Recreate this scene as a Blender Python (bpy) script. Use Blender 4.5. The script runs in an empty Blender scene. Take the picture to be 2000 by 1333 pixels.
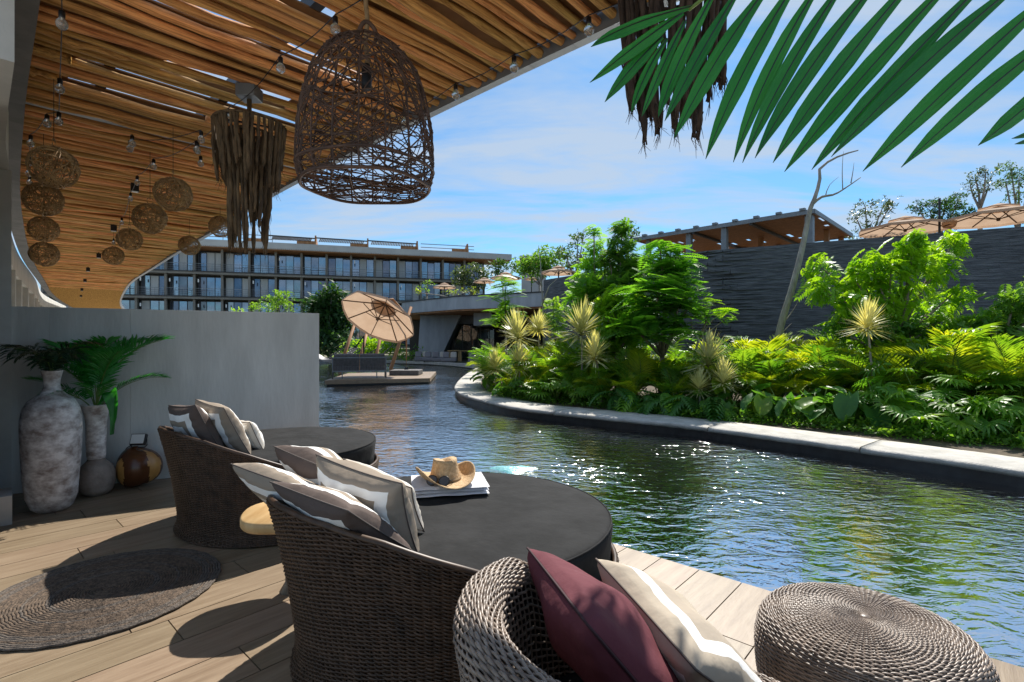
import bpy, math, random
import numpy as np
from mathutils import Vector, Matrix, noise as mnoise
R = math.radians
random.seed(7); rng = np.random.default_rng(7)
scene = bpy.context.scene
col = scene.collection
# ------------------------------------------------------------------ camera
CAM_H, FPX = 1.4, 1000.0            # eye height over the deck, focal length in pixels of a 2000 px frame
cam_d = bpy.data.cameras.new('camera'); cam = bpy.data.objects.new('camera', cam_d); col.objects.link(cam)
cam.location = (0, 0, CAM_H); cam.rotation_euler = (R(90), 0, 0)
cam_d.sensor_width = 36; cam_d.lens = 18.0; cam_d.clip_start = .05; cam_d.clip_end = 3000
scene.camera = cam
# ------------------------------------------------------------------ world + sun
SUN = Vector((0.20, 0.64, 0.74)).normalized()
world = bpy.data.worlds.new('World'); scene.world = world; world.use_nodes = True
wn, wl = world.node_tree.nodes, world.node_tree.links
wn.clear()
def WN(t, **kw):
    n = wn.new(t)
    for k, v in kw.items(): setattr(n, k, v)
    return n
sky = WN('ShaderNodeTexSky', sky_type='NISHITA', sun_disc=False)
sky.sun_elevation = math.asin(SUN.z); sky.sun_rotation = math.atan2(SUN.x, SUN.y)
sky.air_density = 1.0; sky.dust_density = 0.25; sky.ozone_density = 4.0
tc = WN('ShaderNodeTexCoord'); sep = WN('ShaderNodeSeparateXYZ'); wl.new(tc.outputs['Generated'], sep.inputs[0])
zc = WN('ShaderNodeMath', operation='MAXIMUM'); wl.new(sep.outputs[2], zc.inputs[0]); zc.inputs[1].default_value = 0.0
za = WN('ShaderNodeMath', operation='ADD'); wl.new(zc.outputs[0], za.inputs[0]); za.inputs[1].default_value = 0.12
dx = WN('ShaderNodeMath', operation='DIVIDE'); wl.new(sep.outputs[0], dx.inputs[0]); wl.new(za.outputs[0], dx.inputs[1])
dy = WN('ShaderNodeMath', operation='DIVIDE'); wl.new(sep.outputs[1], dy.inputs[0]); wl.new(za.outputs[0], dy.inputs[1])
cmb = WN('ShaderNodeCombineXYZ'); wl.new(dx.outputs[0], cmb.inputs[0]); wl.new(dy.outputs[0], cmb.inputs[1])
mp = WN('ShaderNodeMapping'); wl.new(cmb.outputs[0], mp.inputs[0]); mp.inputs['Rotation'].default_value = (0, 0, R(24)); mp.inputs['Scale'].default_value = (.55, 1.45, 1); mp.inputs['Location'].default_value = (3.1, 1.7, 0)
nz = WN('ShaderNodeTexNoise'); wl.new(mp.outputs[0], nz.inputs['Vector']); nz.inputs['Scale'].default_value = 1.7; nz.inputs['Detail'].default_value = 9; nz.inputs['Roughness'].default_value = .6; nz.inputs['Distortion'].default_value = .35
cr = WN('ShaderNodeValToRGB'); wl.new(nz.outputs[0], cr.inputs[0]); cr.color_ramp.elements[0].position = .37; cr.color_ramp.elements[0].color = (0.04,)*3 + (1,); cr.color_ramp.elements[1].position = .60; cr.color_ramp.elements[1].color = (.85,)*3 + (1,)
tint = WN('ShaderNodeMix', data_type='RGBA', blend_type='MULTIPLY'); tint.inputs[0].default_value = 1; wl.new(sky.outputs[0], tint.inputs[6]); tint.inputs[7].default_value = (.215, .345, .395, 1)
cmix = WN('ShaderNodeMix', data_type='RGBA'); wl.new(cr.outputs[0], cmix.inputs[0]); wl.new(tint.outputs[2], cmix.inputs[6]); cmix.inputs[7].default_value = (1.5, 1.78, 2.15, 1)
bg = WN('ShaderNodeBackground'); wl.new(cmix.outputs[2], bg.inputs[0]); bg.inputs[1].default_value = 0.11
wo = WN('ShaderNodeOutputWorld'); wl.new(bg.outputs[0], wo.inputs[0])
sd = bpy.data.lights.new('sun', 'SUN'); sd.energy = 2.15; sd.angle = R(.6); sd.color = (1, .95, .87)
sun = bpy.data.objects.new('sun', sd); col.objects.link(sun); sun.rotation_euler = SUN.to_track_quat('Z', 'Y').to_euler(); sun.location = (6, 20, 30)
vs = scene.view_settings; vs.view_transform = 'Standard'; vs.look = 'None'; vs.exposure = 1.75; vs.gamma = 1; vs.use_curve_mapping = False
scene.cycles.max_bounces = 8; scene.cycles.transparent_max_bounces = 16; scene.cycles.diffuse_bounces = 6
scene.cycles.caustics_reflective = False; scene.cycles.caustics_refractive = False; scene.cycles.sample_clamp_indirect = 6
# ------------------------------------------------------------------ helpers
def P(px, py, Y):                     # a point at depth Y from its place in the 2000 x 1333 photograph
    return Vector(((px - 1000) / FPX * Y, Y, CAM_H + (666.5 - py) / FPX * Y))
def G(px, py, z=0.0):                 # the point of the level z seen there
    Y = (CAM_H - z) * FPX / (py - 666.5); return Vector(((px - 1000) / FPX * Y, Y, z))
ES = Vector((-.742, .670, 0)).normalized(); EN = Vector((.670, .742, 0)).normalized()   # along / across the deck edge
def SN(s, n, z=0.0): v = ES * s + EN * n; v.z = z; return v
def toSN(v): return v.x * ES.x + v.y * ES.y, v.x * EN.x + v.y * EN.y
class MB:
    def __init__(s): s.v = []; s.f = []; s.m = []; s.n = 0; s.mi = 0
    def add(s, V, F):
        V = np.asarray(V, float).reshape(-1, 3); s.v.append(V)
        for f in F: s.f.append(tuple(int(i) + s.n for i in f)); s.m.append(s.mi)
        s.n += len(V); return s
    def box(s, c, size, rot=None, taper=1.0):
        x, y, z = [d / 2 for d in size]
        V = np.array([(-x,-y,-z),(x,-y,-z),(x,y,-z),(-x,y,-z),(-x*taper,-y*taper,z),(x*taper,-y*taper,z),(x*taper,y*taper,z),(-x*taper,y*taper,z)])
        if rot is not None: V = V @ np.array(rot.to_3x3()).T
        return s.add(V + np.array(c), [(3,2,1,0),(4,5,6,7),(0,1,5,4),(1,2,6,5),(2,3,7,6),(3,0,4,7)])
    def bar(s, a, b, w, h, up=(0,0,1)):
        a, b = Vector(a), Vector(b); d = (b - a); L = d.length; d.normalize(); u = Vector(up); r = d.cross(u)
        if r.length < 1e-4: r = d.cross(Vector((1,0,0)))
        r.normalize(); u = r.cross(d); M = Matrix((d, r, u)).transposed()
        return s.box((a + b) / 2, (L, w, h), M)
    def tube(s, pts, rad, n=6, cap=True, closed=False):
        pts = np.asarray([tuple(p) for p in pts], float); k = len(pts); rad = np.broadcast_to(np.asarray(rad, float), (k,))
        t = np.gradient(pts, axis=0) if not closed else np.roll(pts, -1, 0) - np.roll(pts, 1, 0)
        t /= np.linalg.norm(t, axis=1)[:, None] + 1e-12
        ref = np.array((0, 0, 1.0)) if abs(t[:, 2]).mean() < .8 else np.array((1.0, 0, 0))
        a = np.cross(t, ref); a /= np.linalg.norm(a, axis=1)[:, None] + 1e-12; b = np.cross(t, a)
        th = np.arange(n) / n * 2 * np.pi
        V = pts[:, None, :] + rad[:, None, None] * (np.cos(th)[None, :, None] * a[:, None, :] + np.sin(th)[None, :, None] * b[:, None, :])
        F = []; kk = k if closed else k - 1
        for i in range(kk):
            j = (i + 1) % k
            for q in range(n): F.append((i*n+q, i*n+(q+1) % n, j*n+(q+1) % n, j*n+q))
        if cap and not closed: F.append(tuple(range(n))[::-1]); F.append(tuple((k-1)*n + q for q in range(n)))
        return s.add(V.reshape(-1, 3), F)
    def lathe(s, prof, n=32, c=(0, 0, 0)):
        th = np.arange(n) / n * 2 * np.pi; V = []; F = []
        for r, z in prof: V += [(c[0] + r*math.cos(a), c[1] + r*math.sin(a), c[2] + z) for a in th]
        for i in range(len(prof) - 1):
            for q in range(n): F.append((i*n+q, i*n+(q+1) % n, (i+1)*n+(q+1) % n, (i+1)*n+q))
        if prof[0][0] > 1e-4: F.append(tuple(range(n))[::-1])
        if prof[-1][0] > 1e-4: F.append(tuple((len(prof)-1)*n + q for q in range(n)))
        return s.add(V, F)
    def prism(s, poly, z0, z1):
        k = len(poly); V = [(p[0], p[1], z0) for p in poly] + [(p[0], p[1], z1) for p in poly]
        area = sum(poly[i][0]*poly[(i+1) % k][1] - poly[(i+1) % k][0]*poly[i][1] for i in range(k))
        F = [tuple(range(k))[::-1], tuple(range(k, 2*k))] + [(i, (i+1) % k, k+(i+1) % k, k+i) for i in range(k)]
        if area < 0: F = [f[::-1] for f in F]
        return s.add(V, F)
    def mesh(s, name, mats, smooth=False):
        me = bpy.data.meshes.new(name); V = np.concatenate(s.v) if s.v else np.zeros((0, 3))
        me.from_pydata(V.tolist(), [], s.f)
        for m in (mats if isinstance(mats, (list, tuple)) else [mats]): me.materials.append(m)
        if any(s.m): me.polygons.foreach_set('material_index', s.m)
        if smooth: me.polygons.foreach_set('use_smooth', [True] * len(me.polygons))
        me.update(); return me
    def build(s, name, mats, parent=None, smooth=False, loc=None):
        return link(name, s.mesh(name, mats, smooth), parent, loc)
def link(name, me, parent=None, loc=None, rot=None, scale=None):
    o = bpy.data.objects.new(name, me); col.objects.link(o)
    if parent: o.parent = parent
    if loc is not None: o.location = loc
    if rot is not None: o.rotation_euler = rot
    if scale is not None: o.scale = scale
    return o
def tag(o, label=None, cat=None, group=None, kind=None):
    if label: o['label'] = label
    if cat: o['category'] = cat
    if group: o['group'] = group
    if kind: o['kind'] = kind
    return o
def thing(name, label, cat, loc=(0, 0, 0), rz=0, group=None):
    o = link(name, None, None, loc, (0, 0, rz)); return tag(o, label, cat, group, 'thing')
def struct(o): o['kind'] = 'structure'; return o
def bevel(o, w=.01, seg=2):
    m = o.modifiers.new('bevel', 'BEVEL'); m.width = w; m.segments = seg; m.limit_method = 'ANGLE'; return o
def smoothed(o):
    o.data.polygons.foreach_set('use_smooth', [True] * len(o.data.polygons)); return o
# ------------------------------------------------------------------ materials
def mat(name, c=(.5, .5, .5), rough=.6, metal=0, spec=.5, var=0, nscale=6, ndetail=6, c2=None, lo=.35, hi=.65, bump=0, bscale=40, stretch=(1, 1, 1), coords='Object', rnd=0, trans=0, tcol=(1.75, 1.55, .55), **kw):
    m = bpy.data.materials.new(name); m.use_nodes = True; nt = m.node_tree; N, L = nt.nodes, nt.links
    b = N['Principled BSDF']; b.inputs['Roughness'].default_value = rough; b.inputs['Metallic'].default_value = metal; b.inputs['Specular IOR Level'].default_value = spec
    b.inputs['Base Color'].default_value = (*c, 1)
    t = N.new('ShaderNodeTexCoord'); mpn = N.new('ShaderNodeMapping'); L.new(t.outputs[coords], mpn.inputs[0]); mpn.inputs['Scale'].default_value = stretch
    oi = N.new('ShaderNodeObjectInfo')
    off = N.new('ShaderNodeVectorMath'); off.operation = 'MULTIPLY'; cx = N.new('ShaderNodeCombineXYZ')
    for i in range(3): L.new(oi.outputs['Random'], cx.inputs[i])
    L.new(cx.outputs[0], off.inputs[0]); off.inputs[1].default_value = (37, 53, 71)
    ad = N.new('ShaderNodeVectorMath'); L.new(mpn.outputs[0], ad.inputs[0]); L.new(off.outputs[0], ad.inputs[1])
    colout = None
    if c2 is not None:
        n = N.new('ShaderNodeTexNoise'); L.new(ad.outputs[0], n.inputs['Vector']); n.inputs['Scale'].default_value = nscale; n.inputs['Detail'].default_value = ndetail; n.inputs['Roughness'].default_value = .62
        r = N.new('ShaderNodeValToRGB'); L.new(n.outputs[0], r.inputs[0]); r.color_ramp.elements[0].position = lo; r.color_ramp.elements[1].position = hi
        r.color_ramp.elements[0].color = (*c, 1); r.color_ramp.elements[1].color = (*c2, 1); colout = r.outputs[0]
    if rnd:
        h = N.new('ShaderNodeHueSaturation'); mr = N.new('ShaderNodeMapRange'); L.new(oi.outputs['Random'], mr.inputs[0]); mr.inputs[3].default_value = 1 - rnd; mr.inputs[4].default_value = 1 + rnd
        L.new(mr.outputs[0], h.inputs['Value']); h.inputs['Color'].default_value = (*c, 1)
        m2 = N.new('ShaderNodeMapRange'); L.new(oi.outputs['Random'], m2.inputs[0]); m2.inputs[3].default_value = .5 + rnd*.06; m2.inputs[4].default_value = .5 - rnd*.06; L.new(m2.outputs[0], h.inputs['Hue'])
        if colout is not None: L.new(colout, h.inputs['Color'])
        colout = h.outputs[0]
    if colout is not None: L.new(colout, b.inputs['Base Color'])
    if bump:
        n2 = N.new('ShaderNodeTexNoise'); L.new(ad.outputs[0], n2.inputs['Vector']); n2.inputs['Scale'].default_value = bscale; n2.inputs['Detail'].default_value = 5
        bp = N.new('ShaderNodeBump'); L.new(n2.outputs[0], bp.inputs['Height']); bp.inputs['Strength'].default_value = bump; bp.inputs['Distance'].default_value = .02; L.new(bp.outputs[0], b.inputs['Normal'])
    if trans:                                       # leaves let light through
        tr = N.new('ShaderNodeBsdfTranslucent'); mx = N.new('ShaderNodeMixShader'); mx.inputs[0].default_value = trans
        br = N.new('ShaderNodeMix'); br.data_type = 'RGBA'; br.blend_type = 'MULTIPLY'; br.inputs[0].default_value = 1; br.inputs[7].default_value = (*tcol, 1)
        if colout is not None: L.new(colout, br.inputs[6])
        else: br.inputs[6].default_value = (*c, 1)
        L.new(br.outputs[2], tr.inputs[0]); L.new(b.outputs[0], mx.inputs[1]); L.new(tr.outputs[0], mx.inputs[2]); L.new(mx.outputs[0], N['Material Output'].inputs[0])
    return m
M = {}
M['deck'] = mat('wood_tile', (.19, .130, .080), .45, c2=(.32, .24, .16), nscale=3.0, ndetail=8, stretch=(.9, 9, 9), rnd=.14, bump=.08, bscale=12, lo=.3, hi=.72)
M['grout'] = mat('dark_grout', (.10, .09, .08), .9)
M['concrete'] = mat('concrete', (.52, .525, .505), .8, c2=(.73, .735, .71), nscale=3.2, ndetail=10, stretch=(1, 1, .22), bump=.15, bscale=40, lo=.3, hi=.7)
M['concrete_dark'] = mat('concrete_dark', (.12, .125, .13), .85, c2=(.2, .2, .205), nscale=2.5, bump=.2, bscale=30)
M['concrete_pale'] = mat('concrete_pale', (.50, .50, .47), .8, c2=(.64, .63, .59), nscale=2, bump=.1)
M['coping'] = mat('coping_stone', (.38, .36, .32), .85, c2=(.54, .51, .46), nscale=5, bump=.5, bscale=55, rnd=.06)
M['tile_black'] = mat('black_tile', (.012, .014, .016), .35, c2=(.03, .032, .035), nscale=8)
M['pool_floor'] = mat('pool_floor', (.09, .23, .20), .7, c2=(.15, .34, .295), nscale=.9)
M['soil'] = mat('soil', (.06, .045, .03), .95, c2=(.12, .09, .055), nscale=9, bump=.5)
M['pole'] = mat('rough_pole', (.40, .155, .042), .75, c2=(.95, .52, .18), nscale=5, ndetail=8, stretch=(1.1, 14, 14), rnd=.28, bump=.5, bscale=14, lo=.34, hi=.62)
M['boarding'] = mat('brown_boarding', (.20, .09, .03), .8, c2=(.30, .15, .055), nscale=4)
M['fill_pale'] = mat('pale_bounce_fill', (.46, .43, .38), .85, c2=(.56, .53, .47), nscale=2)  # pale tone for the added ground that bounces sun fill
M['steel'] = mat('grey_steel', (.16, .18, .20), .5, metal=.2, c2=(.21, .23, .25), nscale=3)
M['black_metal'] = mat('black_metal', (.015, .015, .017), .4, metal=.3)
M['wicker_dark'] = mat('dark_wicker', (.028, .015, .008), .45, c2=(.105, .058, .033), nscale=16, ndetail=9, rnd=.05, spec=.4, lo=.3, hi=.72)
M['wicker_sunlit'] = mat('sunlit_wicker', (.12, .088, .068), .40, c2=(.36, .285, .225), nscale=14, ndetail=9, spec=.5, lo=.28, hi=.72)  # same wicker as the daybeds, with the sun's sheen put into the colour
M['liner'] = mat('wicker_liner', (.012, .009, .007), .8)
M['cloth'] = mat('charcoal_cloth', (.017, .0172, .0175), .85, c2=(.030, .0303, .031), nscale=5, ndetail=10, spec=.12, bump=.4, bscale=11)
M['rug'] = mat('jute_rug', (.05, .036, .026), .9, c2=(.165, .115, .078), nscale=34, bump=.6, bscale=90)
M['rug_dark'] = mat('jute_rug_dark', (.055, .045, .038), .9, c2=(.16, .13, .105), nscale=34, bump=.6, bscale=90)
M['vase'] = mat('limewashed_clay', (.28, .225, .20), .85, c2=(.82, .78, .75), nscale=9, ndetail=12, stretch=(1, 1, 1.5), bump=.35, bscale=22, lo=.36, hi=.62)
M['vase_dark'] = mat('aged_clay', (.13, .10, .075), .8, c2=(.33, .27, .23), nscale=5, ndetail=9, bump=.3, bscale=25)
M['gourd'] = mat('polished_wood', (.055, .018, .007), .25, c2=(.13, .045, .015), nscale=2.6, stretch=(1, 1, .4))
M['gourd_pale'] = mat('pale_sapwood', (.40, .18, .045), .28, c2=(.58, .31, .09), nscale=4)
M['stump'] = mat('honey_wood', (.50, .30, .12), .45, c2=(.68, .46, .22), nscale=4, stretch=(3, .6, 1))
M['straw'] = mat('straw', (.46, .29, .14), .8, c2=(.68, .48, .27), nscale=60, bump=.5, bscale=130)
M['towel'] = mat('white_towel', (.72, .72, .76), .9, bump=.35, bscale=300, c2=(.8, .8, .82), nscale=20)
M['lens'] = mat('dark_lens', (.02, .012, .01), .08, spec=.8)
M['twig'] = mat('dark_twig', (.045, .024, .016), .7, c2=(.13, .07, .045), nscale=12)
M['twig_pale'] = mat('pale_twig', (.26, .15, .06), .7, c2=(.5, .32, .14), nscale=12)
M['fringe'] = mat('brown_fringe', (.05, .032, .018), .9, c2=(.17, .115, .062), nscale=14, stretch=(1, 1, .5))
M['fringe_dark'] = mat('dark_fringe', (.028, .018, .014), .9, c2=(.075, .05, .036), nscale=14)
M['rope'] = mat('rope', (.22, .14, .07), .9, c2=(.34, .23, .12), nscale=40)
M['canvas'] = mat('beige_canvas', (.56, .40, .28), .85, c2=(.63, .47, .34), nscale=2, trans=.4, tcol=(1.05, 1, .95))
M['sofa'] = mat('grey_rope_weave', (.09, .085, .085), .8, c2=(.14, .13, .13), nscale=12)
M['sofa_cushion'] = mat('grey_cushion', (.22, .21, .22), .9)
M['beige_cushion'] = mat('beige_cushion', (.5, .46, .40), .9)
M['bark'] = mat('bark', (.16, .12, .085), .9, c2=(.28, .23, .17), nscale=14, stretch=(1, 1, .3), bump=.5)
M['bark_grey'] = mat('grey_bark', (.22, .19, .16), .9, c2=(.38, .34, .29), nscale=10, stretch=(1, 1, .3), bump=.5)
M['timber'] = mat('red_timber', (.26, .11, .04), .7, c2=(.42, .20, .08), nscale=4, stretch=(1, 1, .2))
M['slate'] = mat('black_slate', (.036, .040, .048), .65, c2=(.20, .21, .23), nscale=2.2, ndetail=10, stretch=(1, 1, 16), bump=.12, bscale=10, lo=.38, hi=.80)
M['facade'] = mat('taupe_render', (.17, .155, .135), .8, c2=(.22, .205, .18), nscale=.6)
M['facade_pale'] = mat('pale_render', (.40, .40, .40), .8, c2=(.47, .47, .46), nscale=.5)
M['facade_dark'] = mat('dark_trim', (.035, .034, .036), .6)
M['curtain'] = mat('curtain', (.42, .44, .46), .25, c2=(.5, .5, .5), nscale=3, stretch=(6, 6, .2))
M['glass_dark'] = mat('dark_glass', (.10, .12, .16), .05, metal=.6, c2=(.20, .21, .26), nscale=.4)
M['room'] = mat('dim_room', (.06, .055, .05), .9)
M['glass_far'] = mat('tinted_glass', (.14, .17, .22), .04, metal=.75, spec=1.0, c2=(.30, .34, .40), nscale=.25)
M['slab'] = mat('board_concrete', (.30, .31, .33), .8, c2=(.42, .43, .45), nscale=.8, stretch=(2, 2, .6))
M['white_paint'] = mat('white_paint', (.75, .75, .74), .5)
M['bulb'] = mat('bulb_glass', (.75, .74, .70), .05, spec=.8)
M['bulb'].node_tree.nodes['Principled BSDF'].inputs['Transmission Weight'].default_value = .75
M['ground'] = mat('ground', (.10, .11, .06), .95, c2=(.16, .15, .09), nscale=.05)
M['foam'] = mat('churned_water', (.10, .38, .40), .3, c2=(.30, .60, .62), nscale=9, bump=.6, bscale=30)
def leafmat(name, c, c2, trans=.45, rough=.38, rnd=.22, ns=3): return mat(name, c, rough, c2=c2, nscale=ns, rnd=rnd, trans=trans, spec=.5)
M['areca'] = leafmat('areca_leaf', (.075, .21, .018), (.20, .36, .03), .55)
M['areca_yellow'] = leafmat('areca_leaf_yellow', (.20, .33, .018), (.36, .43, .03), .55)
M['fan'] = leafmat('fan_leaf', (.085, .25, .025), (.18, .39, .04), .55)
M['cordy'] = leafmat('variegated_leaf', (.46, .48, .24), (.70, .69, .45), .35)
M['alo'] = leafmat('elephant_ear_leaf', (.055, .18, .04), (.11, .27, .05), .5)
M['alo_yellow'] = leafmat('elephant_ear_yellow', (.14, .28, .02), (.22, .34, .03), .5)  # yellower green tone, given to some leaves at random
M['philo'] = leafmat('cut_leaf', (.045, .16, .03), (.09, .25, .045), .5)
M['feather'] = leafmat('feathery_leaf', (.10, .29, .03), (.20, .43, .05), .6, .5)
M['bright'] = leafmat('bright_leaf', (.13, .33, .014), (.25, .44, .025), .55)
M['darkleaf'] = leafmat('dark_leaf', (.03, .09, .022), (.07, .16, .035), .4, .6)
M['midleaf'] = leafmat('mid_leaf', (.10, .25, .035), (.19, .36, .05), .55, .55)
M['greyleaf'] = leafmat('grey_leaf', (.05, .09, .045), (.10, .15, .07), .4)
M['frondleaf'] = leafmat('glossy_frond', (.014, .20, .035), (.045, .30, .06), .45, .45, .12)
M['vaseleaf'] = leafmat('artificial_palm', (.015, .19, .022), (.045, .33, .04), .35, .35, .2)
M['vaseleaf_dark'] = leafmat('dark_palm', (.008, .035, .016), (.02, .065, .028), .2, .3, .2)
M['stalk'] = mat('green_stalk', (.14, .22, .04), .5)
def ring_mat(name, bands):             # a cushion cover of square bands, one inside the next (local x, y run -1..1)
    m = bpy.data.materials.new(name); m.use_nodes = True; N, L = m.node_tree.nodes, m.node_tree.links
    b = N['Principled BSDF']; b.inputs['Roughness'].default_value = .85; b.inputs['Specular IOR Level'].default_value = .25
    t = N.new('ShaderNodeAttribute'); t.attribute_name = 'ring'
    r = N.new('ShaderNodeValToRGB'); r.color_ramp.interpolation = 'CONSTANT'; L.new(t.outputs['Fac'], r.inputs[0])
    while len(r.color_ramp.elements) < len(bands): r.color_ramp.elements.new(.5)
    for e, (p, c) in zip(r.color_ramp.elements, bands): e.position = p; e.color = (*c, 1)
    t2 = N.new('ShaderNodeTexCoord'); n = N.new('ShaderNodeTexNoise'); L.new(t2.outputs['Object'], n.inputs['Vector']); n.inputs['Scale'].default_value = 6; n.inputs['Detail'].default_value = 6
    mx = N.new('ShaderNodeMix'); mx.data_type = 'RGBA'; mx.blend_type = 'MULTIPLY'; mx.inputs[0].default_value = .15; L.new(r.outputs[0], mx.inputs[6]); L.new(n.outputs[0], mx.inputs[7])
    L.new(mx.outputs[2], b.inputs['Base Color'])
    w = N.new('ShaderNodeTexNoise'); L.new(t2.outputs['Object'], w.inputs['Vector']); w.inputs['Scale'].default_value = 9; w.inputs['Detail'].default_value = 4
    bp = N.new('ShaderNodeBump'); L.new(w.outputs[0], bp.inputs['Height']); bp.inputs['Strength'].default_value = .35; bp.inputs['Distance'].default_value = .03; L.new(bp.outputs[0], b.inputs['Normal'])
    return m
WH, TA, DK, BE = (.88, .87, .84), (.33, .27, .21), (.12, .09, .078), (.48, .41, .32)
M['cush_dark'] = ring_mat('cover_dark_edge', [(0, BE), (.22, WH), (.40, TA), (.60, WH), (.82, DK)])
M['cush_taupe'] = ring_mat('cover_taupe_edge', [(0, TA), (.20, WH), (.38, BE), (.52, TA), (.66, WH), (.85, TA)])
M['cush_pale'] = ring_mat('cover_pale', [(0, (.72, .68, .6)), (.6, WH), (.9, (.66, .6, .52))])
M['cush_plum'] = ring_mat('cover_plum', [(0, (.15, .040, .052)), (.99, (.10, .028, .036))])
M['cush_beige'] = ring_mat('cover_beige', [(0, BE), (.42, (.45, .38, .30)), (.66, WH), (.82, BE)])
# water: what is below shows through, the sky and garden mirror in the ripples
def water_mat():
    m = bpy.data.materials.new('pool_water'); m.use_nodes = True; N, L = m.node_tree.nodes, m.node_tree.links; N.clear()
    t = N.new('ShaderNodeTexCoord'); mpn = N.new('ShaderNodeMapping'); L.new(t.outputs['Object'], mpn.inputs[0]); mpn.inputs['Rotation'].default_value = (0, 0, R(20)); mpn.inputs['Scale'].default_value = (1, 1.7, 1)
    n1 = N.new('ShaderNodeTexNoise'); n1.inputs['Scale'].default_value = 4.5; n1.inputs['Detail'].default_value = 3; n1.inputs['Distortion'].default_value = .6; L.new(mpn.outputs[0], n1.inputs['Vector'])
    n2 = N.new('ShaderNodeTexNoise'); n2.inputs['Scale'].default_value = 13; n2.inputs['Detail'].default_value = 2; n2.inputs['Distortion'].default_value = .3; L.new(mpn.outputs[0], n2.inputs['Vector'])
    big = N.new('ShaderNodeTexNoise'); big.inputs['Scale'].default_value = .45; L.new(t.outputs['Object'], big.inputs['Vector'])
    mr = N.new('ShaderNodeMapRange'); L.new(big.outputs[0], mr.inputs[0]); mr.inputs[1].default_value = .35; mr.inputs[2].default_value = .65; mr.inputs[3].default_value = .12; mr.inputs[4].default_value = .42
    ml = N.new('ShaderNodeMath'); ml.operation = 'MULTIPLY'; L.new(n2.outputs[0], ml.inputs[0]); L.new(mr.outputs[0], ml.inputs[1])
    ad = N.new('ShaderNodeMath'); ad.operation = 'ADD'; L.new(n1.outputs[0], ad.inputs[0]); L.new(ml.outputs[0], ad.inputs[1])
    pm = N.new('ShaderNodeMath'); pm.operation = 'MULTIPLY'; m3 = N.new('ShaderNodeMapRange'); L.new(big.outputs[0], m3.inputs[0]); m3.inputs[1].default_value = .36; m3.inputs[2].default_value = .62; m3.inputs[3].default_value = .45; m3.inputs[4].default_value = 1.15; L.new(ad.outputs[0], pm.inputs[0]); L.new(m3.outputs[0], pm.inputs[1])
    bp = N.new('ShaderNodeBump'); L.new(pm.outputs[0], bp.inputs['Height']); bp.inputs['Strength'].default_value = 1; bp.inputs['Distance'].default_value = .026
    fr = N.new('ShaderNodeFresnel'); fr.inputs[0].default_value = 2.1; L.new(bp.outputs[0], fr.inputs['Normal'])
    gl = N.new('ShaderNodeBsdfGlossy'); gl.inputs['Roughness'].default_value = .07; L.new(bp.outputs[0], gl.inputs['Normal'])
    tr = N.new('ShaderNodeBsdfTransparent'); tr.inputs[0].default_value = (.55, .86, .83, 1)
    mx = N.new('ShaderNodeMixShader'); L.new(fr.outputs[0], mx.inputs[0]); L.new(tr.outputs[0], mx.inputs[1]); L.new(gl.outputs[0], mx.inputs[2])
    o = N.new('ShaderNodeOutputMaterial'); L.new(mx.outputs[0], o.inputs[0]); return m
M['water'] = water_mat()
def glass_mat():
    m = bpy.data.materials.new('clear_glass'); m.use_nodes = True; N, L = m.node_tree.nodes, m.node_tree.links; N.clear()
    fr = N.new('ShaderNodeFresnel'); fr.inputs[0].default_value = 1.5; gl = N.new('ShaderNodeBsdfGlossy'); gl.inputs['Roughness'].default_value = .02
    tr = N.new('ShaderNodeBsdfTransparent'); tr.inputs[0].default_value = (.8, .86, .86, 1); mx = N.new('ShaderNodeMixShader'); o = N.new('ShaderNodeOutputMaterial')
    L.new(fr.outputs[0], mx.inputs[0]); L.new(tr.outputs[0], mx.inputs[1]); L.new(gl.outputs[0], mx.inputs[2]); L.new(mx.outputs[0], o.inputs[0]); return m
M['glass'] = glass_mat()
# ================================================================== SETTING
WATER_Z, EDGE_N = -.15, 3.10
def sheet(name, poly, z, m):
    return struct(MB().add([(p[0], p[1], z) for p in poly], [tuple(range(len(poly)))]).build(name, m))
sheet('ground', [(-900, -300), (900, -300), (900, 1500), (-900, 1500)], -1.6, M['ground'])
pool_poly = [tuple(SN(-16, 2.95))[:2], tuple(SN(14, 2.95))[:2], tuple(SN(30, 7.0))[:2], tuple(SN(48, 14))[:2], (-20, 60), (30, 60), (30, -4)]
sheet('pool_floor', pool_poly, -.62, M['pool_floor'])
sheet('pool_water', pool_poly, WATER_Z, M['water'])
sheet('bounce_ground', [tuple(SN(s, n))[:2] for s, n in ((-60, -60), (90, -60), (90, 14), (48, 14), (30, 7.0), (14, 2.95), (-60, 2.95))], -.05, M['fill_pale'])  # added ground where the room would be, pale to bounce sun as fill
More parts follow.
